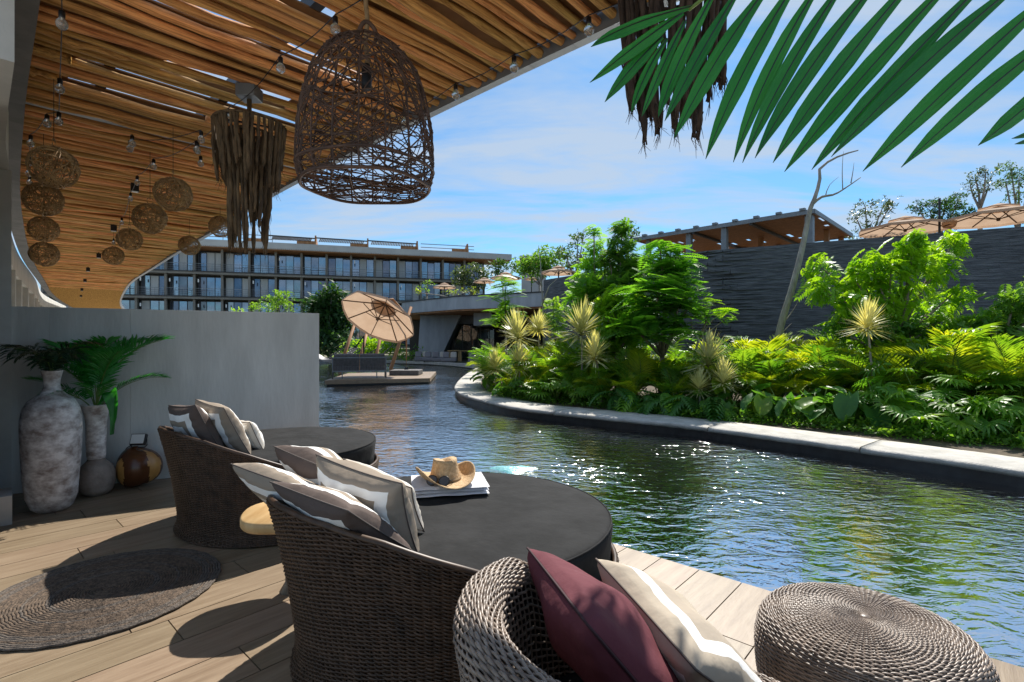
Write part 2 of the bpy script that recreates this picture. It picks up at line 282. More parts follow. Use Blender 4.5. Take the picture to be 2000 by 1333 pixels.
# deck of wood tiles running square to the pool edge
deck = struct(MB().add([SN(s, n, z) for z in (-1.2, -.012) for s, n in ((-7, -2.2), (9.5, -2.2), (9.5, EDGE_N - .03), (-7, EDGE_N - .03))], [(3, 2, 1, 0), (4, 5, 6, 7), (0, 1, 5, 4), (1, 2, 6, 5), (2, 3, 7, 6), (3, 0, 4, 7)]).build('deck', M['grout']))
BW = .25; plank_me = {}
def plank_mesh(L):
    k = round(L, 2)
    if k not in plank_me:
        b = MB().box((0, 0, -.010), (L - .006, BW - .006, .020)); plank_me[k] = b.mesh('plank', M['deck'])
    return plank_me[k]
rzn = math.atan2(EN.y, EN.x)
for i in range(int(16.5 / BW)):
    s = -7 + BW * (i + .5)
    if s > 6.9: continue
    n1 = EDGE_N; first = [1.25, .62, .95, .4, 1.1][i % 5]; L = first
    while n1 > -1.2:
        L = round(L, 2); c = SN(s, n1 - L / 2, 0)
        if toSN(c)[1] > -1.4 and abs(s) < 7:
            link('plank', plank_mesh(L), deck, (c.x, c.y, 0), (random.uniform(-.0006, .0006), random.uniform(-.0008, .0008), rzn))
        n1 -= L; L = 1.25
# planter: retaining wall, coping stones, soil
cop_px = [(2320, 968), (2160, 942), (2000, 920), (1860, 899), (1725, 881), (1610, 865), (1505, 851), (1400, 837), (1307, 826), (1191, 815), (1100, 806), (1026, 798), (975, 789), (933, 779), (905, 771), (890, 762), (888, 754), (894, 744), (905, 734), (920, 724), (936, 715)]
CZ = .05
cop = [G(x, y, CZ) for x, y in cop_px]
def resample(pts, step):
    pts = [Vector(p) for p in pts]; d = [0]
    for a, b in zip(pts, pts[1:]): d.append(d[-1] + (b - a).length)
    n = max(2, int(d[-1] / step)); out = []; j = 0
    for i in range(n + 1):
        t = d[-1] * i / n
        while j < len(d) - 2 and d[j + 1] < t: j += 1
        f = (t - d[j]) / max(1e-9, d[j + 1] - d[j]); 
        p0 = pts[max(0, j-1)]; p1 = pts[j]; p2 = pts[j+1]; p3 = pts[min(len(pts)-1, j+2)]
        out.append(.5 * ((2*p1) + (p2-p0)*f + (2*p0-5*p1+4*p2-p3)*f*f + (3*p1-p0-3*p2+p3)*f**3))
    return out
copr = resample(cop, .12)
def normals(pts):
    o = []
    for i in range(len(pts)):
        d = (pts[min(len(pts)-1, i+1)] - pts[max(0, i-1)]); d.z = 0; d.normalize(); o.append(Vector((d.y, -d.x, 0)))
    return o
copn = normals(copr)               # points to the planting side (checked below)
cen = Vector((6, 14, 0))
if (copr[len(copr)//3] + copn[len(copr)//3] - cen).length > (copr[len(copr)//3] - copn[len(copr)//3] - cen).length: copn = [-n for n in copn]
def cop_width(i): 
    return .80
planter = thing('planter_wall', 'low black tiled wall holding the garden bed along the pool', 'planter')
b = MB(); V = []; F = []
for i, (p, n) in enumerate(zip(copr, copn)):
    q = p + n * .07; q2 = p + n * .25
    V += [(q.x, q.y, -1.25), (q.x, q.y, CZ - .06), (q2.x, q2.y, CZ - .06), (q2.x, q2.y, -1.25)]
    if i:
        for k in range(3): F.append(((i-1)*4+k, (i-1)*4+k+1, i*4+k+1, i*4+k))
b.add(V, F).build('retaining_wall', M['tile_black'], planter)
i = 0; seg = [21, 17, 24, 19, 22]; k = 0
while i < len(copr) - 2:
    j = min(len(copr) - 1, i + seg[k % 5]); k += 1
    V = []; F = []; npf = 9
    for q in range(i, j + 1):
        p, n = copr[q].copy(), copn[q]
        t = (copr[min(q+1, len(copr)-1)] - copr[max(0, q-1)]).normalized()
        if q == i: p = p + t * .006
        if q == j: p = p - t * .006
        w = cop_width(q)
        for u, z in ((w, -.06), (w, .0), (w*.5, .003), (.08, .0), (.035, -.004), (.01, -.018), (.0, -.045), (.012, -.075), (.07, -.085)):
            r = mnoise.noise(Vector((p.x*7, p.y*7, u*5+z*20))) * .018 + mnoise.noise(Vector((p.x*23, p.y*23, z*60))) * .008
            if u > .06: r *= .0
            zz = CZ + z + (mnoise.noise(Vector((p.x*4, p.y*4, u*4))) * .006 if z > -.05 else 0)
            a = p + n * (u + r); V.append((a.x, a.y, zz))
    m_ = j - i + 1
    for q in range(m_ - 1):
        for e in range(npf - 1): F.append((q*npf+e, q*npf+e+1, (q+1)*npf+e+1, (q+1)*npf+e))
    F.append(tuple(range(npf))); F.append(tuple((m_-1)*npf + e for e in range(npf))[::-1])
    smoothed(MB().add(V, F).build('coping_stone', M['coping'], planter)); i = j
bed = [(p + n * .74) for p, n in zip(copr, copn)]
sheet('planting_bed', [(p.x, p.y) for p in bed[::4]] + [(3, 31), (26, 31), (26, 4)], CZ - .03, M['soil'])
# far bank of the pool
bank = [G(936, 715, CZ), G(900, 711, CZ), G(845, 707.5, CZ), G(757, 705, CZ), P(700, 0, 41), P(560, 0, 44), P(300, 0, 48), P(0, 0, 50)]
sheet('terrace_ground', [(p.x, p.y) for p in bank] + [(-60, 130), (60, 130), (60, 30), (2, 29.5)], CZ - .005, M['ground'])
b = MB()
for a, c in zip(bank[:4], bank[1:4]):
    b.bar((a.x, a.y, CZ - .06), (c.x, c.y, CZ - .06), .5, .16)
tag(b.build('far_kerb', M['coping']), 'pale stone kerb along the far end of the pool by the lounge', 'kerb')
# concrete divider wall between the terraces
w0, w1 = Vector((-4.60, 4.655, 0)), Vector((-2.215, 5.88, 0)); wd = (w1 - w0).normalized(); wnm = Vector((-wd.y, wd.x, 0))
dv = thing('divider_wall', 'plain grey concrete privacy wall standing behind the vases', 'wall', w0, math.atan2(wd.y, wd.x))
Lw = (w1 - w0).length; xs = [0, .30, .92, Lw]
for a, c in zip(xs, xs[1:]):
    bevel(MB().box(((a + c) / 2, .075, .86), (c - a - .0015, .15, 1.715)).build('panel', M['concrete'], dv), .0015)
# house front on the left: wall over a dark glass door, columns further along
wall_pts = [Vector((-2.75, 2.83, 0)), Vector((-3.8, 3.84, 0)), Vector((-4.62, 4.70, 0)), Vector((-7.45, 7.53, 0)), Vector((-11.6, 12.0, 0)), Vector((-16.2, 17.4, 0)), Vector((-21.2, 23.2, 0)), Vector((-27, 31, 0))]
house = thing('house_front', 'pale concrete house front under the timber roof with dark glass doors', 'house')
wr = resample(wall_pts, .8)
for a, c in zip(wr, wr[1:]):
    d = (c - a).normalized(); nn = Vector((-d.y, d.x, 0)) * .14
    MB().bar((a.x + nn.x, a.y + nn.y, 3.22), (c.x + nn.x, c.y + nn.y, 3.22), .28, .56).build('lintel', M['concrete_pale'], house)
acc = 0
for i_, (a, c) in enumerate(zip(wr, wr[1:])):
    d = (c - a).normalized(); nn = Vector((-d.y, d.x, 0)); m_ = (a + c) / 2
    if m_.y < 3.4: continue
    if (i_ % 3 == 2 and m_.y > 5.5) or (m_.y > 4.3 and m_.y < 5.0):
        MB().bar((m_.x + nn.x*.13, m_.y + nn.y*.13, .0), (m_.x + nn.x*.13, m_.y + nn.y*.13, 2.94), .30, .26, d).build('column', M['concrete_pale'], house)
    g = MB().bar((a.x + nn.x*.2, a.y + nn.y*.2, 1.47), (c.x + nn.x*.2, c.y + nn.y*.2, 1.47), .03, 2.94); g.build('glass_door', M['glass_far'], house)
    f = MB(); f.bar((a.x + nn.x*.16, a.y + nn.y*.16, 0), (a.x + nn.x*.16, a.y + nn.y*.16, 2.93), .05, .06, d); f.bar((a.x + nn.x*.16, a.y + nn.y*.16, .05), (c.x + nn.x*.16, c.y + nn.y*.16, .05), .05, .09); f.build('door_frame', M['black_metal'], house)
hb = [p for p in wr if p.y > 3.6]
MB().prism([(p.x - .22, p.y - .22) for p in hb] + [(p.x - 4.5, p.y - 4.0) for p in hb[::-1]], -.04, 3.49).build('house_body', M['concrete_pale'], house)
MB().box((-3.98, 3.96, .11), (.16, .30, .22), Matrix.Rotation(R(45), 3, 'Z')).build('step', M['concrete_pale'], house)
# ------------------------------------------------------------------ timber roof of rough poles
HC = 3.4
out_px = [(1240, 20), (840, 215), (540, 370), (430, 440), (300, 520), (245, 562), (236, 600), (262, 622)]
ins_px = [(75, 0), (45, 230), (40, 400), (60, 500), (85, 545), (110, 580), (150, 604), (200, 622)]
o0 = [G(x, y, HC) for x, y in out_px]; i0 = [G(x, y, HC) for x, y in ins_px]
dd = (o0[1] - o0[0]).normalized()
o0 = [o0[0] - dd * 3.6] + o0; i0 = [i0[0] - (i0[1]-i0[0]).normalized() * 2.6 - Vector((0, 0, 0))] + i0
oc, ic = resample(o0, .05), resample(i0, .05)
# pair the two edges: cross-lines square to the local run of the roof
roof = thing('pole_roof', 'curving timber roof of rough orange poles over the terrace', 'roof')
def smoothpts(pts, it=40):
    a = np.array([tuple(p) for p in pts])
    for _ in range(it): a[1:-1] = .25*a[:-2] + .5*a[1:-1] + .25*a[2:]
    return [Vector(p) for p in a]
oc = smoothpts(oc, 60); ic = smoothpts(ic, 60)
ica = np.array([tuple(p) for p in ic])
pairs = []; last = -1; cum = 0; step_n = .060
pos = 0; j_last = 0
for k in range(1, len(oc) - 1):
    cum += (oc[k] - oc[k-1]).length
    if cum < step_n: continue
    cum = 0
    t = (oc[k+1] - oc[k-1]).normalized(); d = (ica - np.array(oc[k])) @ np.array(t)
    lo = max(0, j_last); hi = min(len(ica), j_last + 60) if last >= 0 else len(ica)
    j = int(np.argmin(np.abs(d[lo:hi])) + lo)
    if last < 0 and abs(d[j]) > .3: j = j
    j_last = j; last = j; pairs.append((Vector(ic[j]), Vector(oc[k])))
pole_me = []
for v in range(10):
    r_ = np.random.default_rng(v); n = 10; x = np.linspace(0, 1, n)
    y = np.cumsum(r_.normal(0, .0085, n)); y -= np.linspace(y[0], y[-1], n); z = np.cumsum(r_.normal(0, .004, n)); z -= np.linspace(z[0], z[-1], n)
    rad = .0272 + r_.normal(0, .0042, n); b = MB(); th = np.arange(7) / 7 * 2 * np.pi
    VV = np.array([[(x[i], y[i] + rad[i]*math.cos(t)*(1+.1*math.sin(3*t+i)), z[i] + rad[i]*math.sin(t)) for t in th] for i in range(n)]).reshape(-1, 3)
    FF = [(i*7+q, i*7+(q+1) % 7, (i+1)*7+(q+1) % 7, (i+1)*7+q)[::-1] for i in range(n-1) for q in range(7)] + [tuple(range(7)), tuple((n-1)*7+q for q in range(7))[::-1]]
    b.add(VV, FF); pole_me.append(b.mesh('pole', M['pole'], True))
gapset = {}
def near_pair(px, py):
    g = G(px, py, HC); best = 0; bd = 9e9
    for k, (a, c) in enumerate(pairs):
        ab = c - a; f = max(0, min(1, (g - a).dot(ab) / ab.length_squared)); dist = (a + ab*f - g).length
        if dist < bd: bd = dist; best = (k, f)
    return best
for (x0, y0), (x1, y1) in [((250, 0), (735, 182)), ((155, 128), (590, 262)), ((135, 166), (410, 240)), ((320, 150), (560, 222)), ((540, 0), (660, 55)), ((110, 378), (330, 408))]:
    k, f0 = near_pair((x0+x1)/2, (y0+y1)/2); f0 = near_pair(x0, y0)[1]; f1 = near_pair(x1, y1)[1]
    gapset[k] = (min(f0, f1), max(f0, f1))
k0, _ = near_pair(290, 262)
nb = 0; rest = MB()
def add_pole(a, c, k):
    global nb
    d = c - a; L = d.length
    if L < .1: return
    z = random.uniform(-.024, .014) + .04
    if nb < 300:
        o = link('pole', pole_me[random.randrange(10)], roof, (a.x, a.y, HC + z), (random.uniform(0, 6.28), 0, math.atan2(d.y, d.x) ), (L,) + (random.uniform(.9, 1.22),)*2)
        o.rotation_mode = 'XYZ'; nb += 1
    else:
        n = 6; ts = np.linspace(0, 1, n); per = Vector((-d.y, d.x, 0)).normalized()
        rest.tube([a + d*t + per*random.uniform(-.012, .012) + Vector((0, 0, HC - a.z + z + random.uniform(-.01, .01))) for t in ts], .052, 5)
for k, (a, c) in enumerate(pairs):
    if k > 300 and k % 1: continue
    ex = (a - c).normalized()
    a2 = a + ex * .05
    j = random.uniform(-.01, .01); t = Vector((-ex.y, ex.x, 0)) * j; a2 += t; cc = c + t
    if k in gapset:
        f0, f1 = gapset[k]; d = cc - a2
        if f0 > .08: add_pole(a2, a2 + d * f0, k)
        if f1 < .94: add_pole(a2 + d * f1, cc, k)
    elif abs(k - k0) < 1: pass
    elif random.random() < .035:
        f0 = random.uniform(.1, .8); f1 = f0 + random.uniform(.05, .2); d = cc - a2
        add_pole(a2, a2 + d*f0, k); add_pole(a2 + d*min(f1, .95), cc, k)
    else: add_pole(a2, cc, k)
tag(rest.build('pole', M['pole'], roof), kind='stuff')
bd = MB()
def bq(k, f0, f1):
    (a, c), (a2, c2) = pairs[k], pairs[k+1]; z = Vector((0, 0, .085)); ps = [a + (c-a)*f0 + z, a + (c-a)*f1 + z, a2 + (c2-a2)*f1 + z, a2 + (c2-a2)*f0 + z]
    bd.add([tuple(p) for p in ps] + [tuple(p + Vector((0, 0, .012))) for p in ps], [(3, 2, 1, 0), (4, 5, 6, 7), (0, 1, 5, 4), (1, 2, 6, 5), (2, 3, 7, 6), (3, 0, 4, 7)])
for k in range(len(pairs) - 1):
    g = gapset.get(k) or gapset.get(k+1)
    if g is None: bq(k, -.01, .995)
    else:
        if g[0] > .02: bq(k, -.01, g[0])
        if g[1] < .98: bq(k, g[1], .995)
bd.build('roof_boarding', M['boarding'], roof)
fas = MB()
for a, c in zip(oc[::8], oc[8::8]):
    d = (c - a).normalized(); n_ = Vector((d.y, -d.x, 0)); 
    if n_.dot(EN) < 0: n_ = -n_
    fas.bar(a + n_*.035 + Vector((0, 0, .05)) - d*.002, c + n_*.035 + Vector((0, 0, .05)) + d*.002, .065, .15)
fas.build('edge_beam', M['steel'], roof)
for a, c in zip(ic[::10], ic[10::10]):
    d = (c - a).normalized(); n_ = Vector((d.y, -d.x, 0))
    if n_.dot(EN) < 0: n_ = -n_
    MB().bar(a - n_*.08 + Vector((0, 0, .10)), c - n_*.08 + Vector((0, 0, .10)), .17, .26).build('soffit_beam', M['concrete_dark'], roof)
a, c = pairs[k0]; MB().bar((a.x, a.y, HC + .09), (c.x, c.y, HC + .09), .11, .10).build('cross_beam', M['steel'], roof)
for f in (.18, .5, .82):
    pl = [a + (c - a) * f + Vector((0, 0, .14)) for a, c in pairs[::6]]
    for p, q in zip(pl, pl[1:]):
        MB().bar(p, q, .07, .10).build('purlin', M['black_metal'], roof)
def roof_height_point(px, py, z): return G(px, py, z)
# ================================================================== FURNITURE
def smoothstep(x): x = np.clip(x, 0, 1); return x*x*(3-2*x)
def weave(surf, rows, stakes, rad, amp, parent, material, name='weave', spp=4, srad=None, tpow=1.0, seed=0):
    """strands woven round stakes over surf(theta, t) -> points"""
    r_ = np.random.default_rng(seed); K = stakes * spp; th = np.arange(K) / K * 2 * np.pi; b = MB(); sec = 5
    for i in range(rows):
        t = ((i + .5) / rows) ** tpow; p = surf(th, t + 0*th); e = 1e-3
        dt = surf(th, np.minimum(t + e, 1) + 0*th) - surf(th, np.maximum(t - e, 0) + 0*th); dth = np.roll(p, -1, 0) - np.roll(p, 1, 0)
        dt /= np.linalg.norm(dt, axis=1)[:, None] + 1e-9; dth /= np.linalg.norm(dth, axis=1)[:, None] + 1e-9
        nn = np.cross(dth, dt); nn /= np.linalg.norm(nn, axis=1)[:, None] + 1e-9
        off = amp * r_.uniform(.8, 1.2) * np.cos(th * stakes / 2 + math.pi * (i % 2)) + r_.normal(0, amp*.16, K)
        c = p + nn * off[:, None] + dt * (r_.normal(0, rad*.10, K))[:, None]
        ph = np.arange(sec) / sec * 2 * np.pi; rr = rad * r_.uniform(.78, 1.16)
        V = c[:, None, :] + rr * (np.cos(ph)[None, :, None] * dt[:, None, :] + .8*np.sin(ph)[None, :, None] * nn[:, None, :])
        idx = np.arange(K)[:, None] * sec + np.arange(sec)[None, :]; nx = np.roll(idx, -1, 0)
        F = np.stack([idx, np.roll(idx, -1, 1), np.roll(nx, -1, 1), nx], -1).reshape(-1, 4)
        b.add(V.reshape(-1, 3), F.tolist())
    o = b.build(name, material, parent, True); o['kind'] = 'stuff'
    sb = MB(); ts = np.linspace(0.0, 1, 14)
    for k in range(stakes):
        a = (k + .0) / stakes * 2 * np.pi; sb.tube(surf(np.full(14, a), ts), srad or rad*.8, 4, False)
    s_ = sb.build('stake', material, parent, True); s_['kind'] = 'stuff'
    return o
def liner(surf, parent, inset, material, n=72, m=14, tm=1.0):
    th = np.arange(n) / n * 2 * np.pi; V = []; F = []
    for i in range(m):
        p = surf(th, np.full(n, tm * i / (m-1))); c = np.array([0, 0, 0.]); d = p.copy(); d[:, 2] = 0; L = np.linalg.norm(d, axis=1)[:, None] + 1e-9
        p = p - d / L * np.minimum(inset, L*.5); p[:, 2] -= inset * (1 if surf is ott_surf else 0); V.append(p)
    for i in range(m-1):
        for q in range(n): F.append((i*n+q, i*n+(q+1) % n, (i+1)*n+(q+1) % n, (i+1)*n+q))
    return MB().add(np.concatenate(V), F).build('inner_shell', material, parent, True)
BACK = math.atan2(-EN.y, -EN.x)
def angdiff(th): return np.abs((th + np.pi) % (2*np.pi) - np.pi)          # th measured from the back of the seat (local +x)
def bed_h(th): return np.interp(np.degrees(angdiff(th)), [0, 15, 30, 50, 70, 88, 105, 180], [.765, .755, .72, .625, .51, .42, .385, .38])
def bed_surf(th, t):
    h = bed_h(th); z = h * t; r = .715 + .03*np.clip(1 - z/.1, 0, 1)**2 + .125 * np.clip(z / .76, 0, 1)**1.6
    return np.stack([r*np.cos(th), r*np.sin(th), z + .012], -1)
def chair_h(th): return np.interp(np.degrees(angdiff(th)), [0, 60, 82, 100, 120, 145, 180], [.80, .795, .77, .68, .54, .45, .43])
def chair_surf(th, t):
    h = chair_h(th); ro = .43 + .085*(h/.8)**2; L1 = .72; rr = .052
    z1 = (h - rr) * np.clip(t / L1, 0, 1); r1 = .43 + (ro - .43) * np.clip(t / L1, 0, 1)**1.6
    a = np.pi * np.clip((t - L1) / .17, 0, 1); z2 = h - rr + rr*np.sin(a); r2 = ro - rr + rr*np.cos(a)
    u = np.clip((t - L1 - .17) / (1 - L1 - .17), 0, 1); z3 = (h - rr) - u * (h - rr - .36)*.9; r3 = ro - 2*rr - .02*u
    z = np.where(t < L1, z1, np.where(t < L1 + .17, z2, z3)); r = np.where(t < L1, r1, np.where(t < L1 + .17, r2, r3))
    return np.stack([r*np.cos(th), r*np.sin(th), z + .01], -1)
OR_ = np.array([.006, .10, .20, .265, .31, .335, .347, .345, .335, .315, .29]); OZ_ = np.array([.425, .428, .425, .415, .395, .36, .30, .22, .14, .06, .0])
OS_ = np.concatenate([[0], np.cumsum(np.hypot(np.diff(OR_), np.diff(OZ_)))]); OS_ /= OS_[-1]
def ott_surf(th, t):
    r = np.interp(t, OS_, OR_); z = np.interp(t, OS_, OZ_); return np.stack([r*np.cos(th), r*np.sin(th), z + .01], -1)
def make_daybed(loc, label):
    root = thing('round_daybed', label, 'daybed', loc, BACK, 'round wicker daybeds')
    return root
d2 = make_daybed((-.26, 2.48, 0), 'round wicker daybed in charcoal cloth with a straw hat on it')
w_ = weave(bed_surf, 92, 150, .0048, .0040, d2, M['wicker_dark'], spp=3)
parts = [c for c in d2.children]
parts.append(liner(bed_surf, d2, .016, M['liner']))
th = np.linspace(0, 2*np.pi, 140, endpoint=False); rim = bed_surf(th, np.ones(140)); rim[:, :2] *= .985; rim[:, 2] += .004
parts.append(MB().tube(rim, .013, 8, closed=True).build('rim', M['wicker_dark'], d2, True))
# mattress under its draped cloth
def cloth_disc(r, ztop, zbot, seed=0):
    r_ = np.random.default_rng(seed); n = 120; th = np.arange(n)/n*2*np.pi; V = []; F = []
    rings = [(0.001, 0), (.25, 0), (.5, 0), (.75, 0), (.9, -.001), (.965, -.004), (.99, -.012), (1.0, -.03)]
    fold = sum(r_.uniform(.2, 1) * np.cos(k*th + r_.uniform(0, 6.28)) for k in (9, 14, 19, 26)) * .0045
    for f, dz in rings: 
        u = f*.009*np.sin(th*3 + f*4)*np.sin(f*5 + 2*np.cos(th)) + .003*f*np.sin(th*7 + 9*f) if f < .9 else 0
        V += list(np.stack([r*f*np.cos(th), r*f*np.sin(th), ztop + dz + u + 0*th], -1))
    for q in range(1, 6):
        f = q/5; rr = r*(1 - .03*f) + fold*f*1.3; V += list(np.stack([rr*np.cos(th), rr*np.sin(th), ztop - .03 - (ztop - .03 - zbot)*f + 0*th], -1))
    k = len(rings) + 5
    for i in range(k-1):
        for q in range(n): F.append((i*n+q, i*n+(q+1) % n, (i+1)*n+(q+1) % n, (i+1)*n+q)[::-1])
    return MB().add(V, F)
parts.append(MB().tube([(.728*math.cos(a), .728*math.sin(a), .574) for a in np.arange(90)/90*2*np.pi], .0045, 5, closed=True).build('edge_seam', M['cloth'], d2, True))
parts.append(cloth_disc(.735, .585, .365).build('fitted_cloth', M['cloth'], d2, True))
d1 = make_daybed((-1.87, 4.18, 0), 'round wicker daybed in charcoal cloth beside the concrete privacy wall')
for o in parts:
    c = o.copy(); col.objects.link(c); c.parent = d1
ch = thing('wicker_armchair', 'round sunlit wicker armchair with rolled rim and a plum cushion', 'armchair', (.385, 1.20, 0), BACK)
weave(chair_surf, 140, 116, .0040, .0036, ch, M['wicker_sunlit'], seed=3)
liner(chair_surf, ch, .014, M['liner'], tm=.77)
cloth_disc(.415, .43, .30, 3).build('seat_pad', M['cloth'], ch, True)
ott = thing('wicker_ottoman', 'round sunlit wicker ottoman with radial weave near the pool edge', 'ottoman', (1.235, 1.79, 0), R(20))
weave(ott_surf, 104, 78, .0037, .0031, ott, M['wicker_sunlit'], seed=5)
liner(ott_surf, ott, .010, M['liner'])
MB().lathe([(.001, .442), (.012, .442), (.020, .436), (.020, .425)], 12).build('centre_knot', M['wicker_sunlit'], ott, True)
# ------------------------------------------------------------------ cushions
def cushion_mesh(seed, T=.105, n=44, wr=1.0):
    r_ = np.random.default_rng(seed); g = np.linspace(-1, 1, n); X, Y = np.meshgrid(g, g); X = np.sign(X)*np.abs(X)**.85; Y = np.sign(Y)*np.abs(Y)**.85
    V = []; ring = []; F = []
    for sgn in (1, -1):
        x = X*(1 - .075*(1 - Y**2)); y = Y*(1 - .075*(1 - X**2))
        h = ((1 - X**2)*(1 - Y**2)); t = np.maximum(h, 0)**.40
        wrk = np.zeros_like(X); off = r_.uniform(0, 50)
        for a in range(n):
            for c in range(n):
                m_ = max(abs(X[a, c]), abs(Y[a, c])); ang = math.atan2(Y[a, c], X[a, c])
                along = Y[a, c] if abs(X[a, c]) > abs(Y[a, c]) else X[a, c]
                wrk[a, c] = mnoise.noise(Vector((along*7 + off, ang*.3, m_*.8)))*.38*m_**7*(1-m_**16) + mnoise.noise(Vector((X[a, c]*1.6 + off, Y[a, c]*1.6, sgn*3)))*.24
        z = sgn * T * t * (1 + wr*wrk)
        V += [(x[a, c], y[a, c], z[a, c]) for a in range(n) for c in range(n)]; ring += [max(abs(X[a, c]), abs(Y[a, c]))*.999 for a in range(n) for c in range(n)]
        o_ = 0 if sgn > 0 else n*n
        for a in range(n-1):
            for c in range(n-1):
                f = (o_+a*n+c, o_+a*n+c+1, o_+(a+1)*n+c+1, o_+(a+1)*n+c); F.append(f if sgn > 0 else f[::-1])
    return V, F, ring
def cushion(TL, TR, BR, m, label, seed, T=.10, cat='cushion', group=None, pipe=None):
    TL, TR, BR = Vector(TL), Vector(TR), Vector(BR); u = (TR - TL); v = (TR - BR); c = (TL + BR) / 2
    hu, hv = u.length/2, v.length/2; un = u.normalized(); vn = (v - un*v.dot(un)).normalized(); w = un.cross(vn)
    V, F, ring = cushion_mesh(seed, 1.0); V = np.array(V) * np.array((hu, hv, T)); me = bpy.data.meshes.new('cushion'); me.from_pydata(V.tolist(), [], F)
    at = me.attributes.new('ring', 'FLOAT', 'POINT'); at.data.foreach_set('value', ring); me.materials.append(m); me.polygons.foreach_set('use_smooth', [True]*len(F))
    root = thing('cushion', label, cat, (0, 0, 0), 0, group)
    root.matrix_world = Matrix((un, vn, w)).transposed().to_4x4(); root.location = c
    o = link('cover', me, root)
    e = np.linspace(-1, 1, 18)[:-1]; loop = [(a, -1) for a in e] + [(1, a) for a in e] + [(-a, 1) for a in e] + [(-1, -a) for a in e]
    pts = [(x*(1 - .075*(1-y*y))*hu*1.004, y*(1 - .075*(1-x*x))*hv*1.004, 0) for x, y in loop]
    MB().tube(pts, .0032, 5, closed=True).build('piping', pipe or M['pipe'], root, True)
    return root
M['pipe'] = mat('piping', (.10, .08, .07), .8); M['pipe_plum'] = mat('plum_piping', (.035, .01, .014), .8)
cg = 'cushions on the round daybeds'
cushion((-1.30, 2.33, .845), (-.87, 2.02, .83), (-.62, 2.16, .60), M['cush_taupe'], 'striped cushion on the hat daybed, outermost one overhanging the wicker rim', 1, T=.08)
cushion((-1.20, 2.55, .88), (-.79, 2.20, .85), (-.56, 2.36, .615), M['cush_dark'], 'dark edged striped cushion at the left back of the hat daybed', 2)
cushion((-.975, 2.02, .85), (-.575, 1.70, .845), (-.315, 1.81, .645), M['cush_dark'], 'dark edged striped cushion resting over the wicker rim of the hat daybed', 3, T=.07)
cushion((-.93, 2.28, .87), (-.495, 1.96, .835), (-.26, 1.88, .60), M['cush_taupe'], 'taupe edged striped cushion standing upright on the hat daybed cloth', 4)
cushion((-.82, 2.40, .85), (-.45, 2.12, .795), (-.33, 2.13, .60), M['cush_pale'], 'pale cushion half hidden behind the striped ones on the hat daybed', 5, T=.07)
cushion((-2.66, 3.95, .90), (-2.19, 3.52, .955), (-1.99, 3.56, .615), M['cush_dark'], 'dark edged striped cushion against the rim of the daybed by the privacy wall', 6)
cushion((-2.52, 4.05, .92), (-2.06, 3.62, .91), (-1.80, 3.58, .61), M['cush_taupe'], 'taupe edged striped cushion between two others on the daybed by the privacy wall', 7)
cushion((-2.30, 4.18, .74), (-1.99, 3.86, .77), (-1.83, 3.80, .605), M['cush_pale'], 'small white cushion lying low on the daybed by the privacy wall', 8, T=.075)
cushion((.045, 1.47, .805), (.150, 1.02, .835), (.42, 1.06, .50), M['cush_plum'], 'plum cotton cushion leaning in the wicker armchair', 9, T=.095, pipe=M['pipe_plum'])
cushion((.255, 1.53, .745), (.385, 1.06, .715), (.64, 1.16, .48), M['cush_beige'], 'beige cushion with a white band in front of the plum one', 10, T=.085)
# ------------------------------------------------------------------ hat, towel, sunglasses
tw = thing('folded_towel', 'folded white towel under the straw hat on the daybed', 'towel', (-.345, 2.80, .588), R(12))
for k, (w_, d_, z_) in enumerate([(.40, .31, .012), (.395, .305, .030), (.402, .312, .047)]):
    n = 14; V = []; F = []
    for s_ in (1, -1):
        for a in range(n):
            for c in range(n):
                x, y = (a/(n-1)*2-1), (c/(n-1)*2-1); e = (1 - abs(x)**8)*(1 - abs(y)**8)
                V.append((x*w_/2, y*d_/2, z_ + s_*.0085*max(e, 0)**.5 + mnoise.noise(Vector((x*2+k, y*2, k)))*.003))
    for s_ in (0, 1):
        for a in range(n-1):
            for c in range(n-1):
                f = (s_*n*n+a*n+c, s_*n*n+(a+1)*n+c, s_*n*n+(a+1)*n+c+1, s_*n*n+a*n+c+1); F.append(f if s_ == 0 else f[::-1])
    MB().add(V, F).build('fold', M['towel'], tw, True)
ht = thing('straw_hat', 'straw cowboy hat with upturned brim lying on the folded towel', 'hat', (-.365, 2.79, .647), R(28))
n = 64; V = []; F = []; prof = []
for q in range(26):
    f = q / 25
    for a in range(n):
        t = a/n*2*math.pi; ex, ey = (1.0, 1.16)
        if f < .36:   u = f/.36; r = .062*u; z = .118 - .004*u - .030*math.exp(-((r*math.cos(t))/.018)**2)*(1-u*.75) - .018*max(0, math.sin(t))**3*u
        elif f < .62: u = (f-.36)/.26; r = .062 + .022*u**1.3; z = .114*(1-u) + .004*u - (.018*max(0, math.sin(t))**3*(1-u)); z += .0
        else:         u = (f-.62)/.38; r = .084 + .082*u; z = .004 + .075*abs(math.cos(t))**2.2*u**1.8 - .006*u*(1-abs(math.cos(t)))
        V.append((r*ex*math.cos(t)*(1 - (.10*abs(math.cos(t))**3*((f-.62)/.38)**2 if f > .62 else 0)), r*ey*math.sin(t), z))
for q in range(25):
    for a in range(n): F.append((q*n+a, q*n+(a+1) % n, (q+1)*n+(a+1) % n, (q+1)*n+a)[::-1])
hat = MB().add(V, F).build('hat_body', M['straw'], ht, True); sm = hat.modifiers.new('s', 'SOLIDIFY'); sm.thickness = .004
MB().lathe([(.0865, .004), (.0875, .010), (.0855, .018)], 48).build('hat_band', M['rope'], ht, True).scale = (1, 1.16, 1)
sg = thing('sunglasses', 'dark round sunglasses resting on the brim of the straw hat', 'sunglasses', (-.385, 2.668, .672), R(-14))
sg.rotation_euler = (R(62), 0, R(-14))
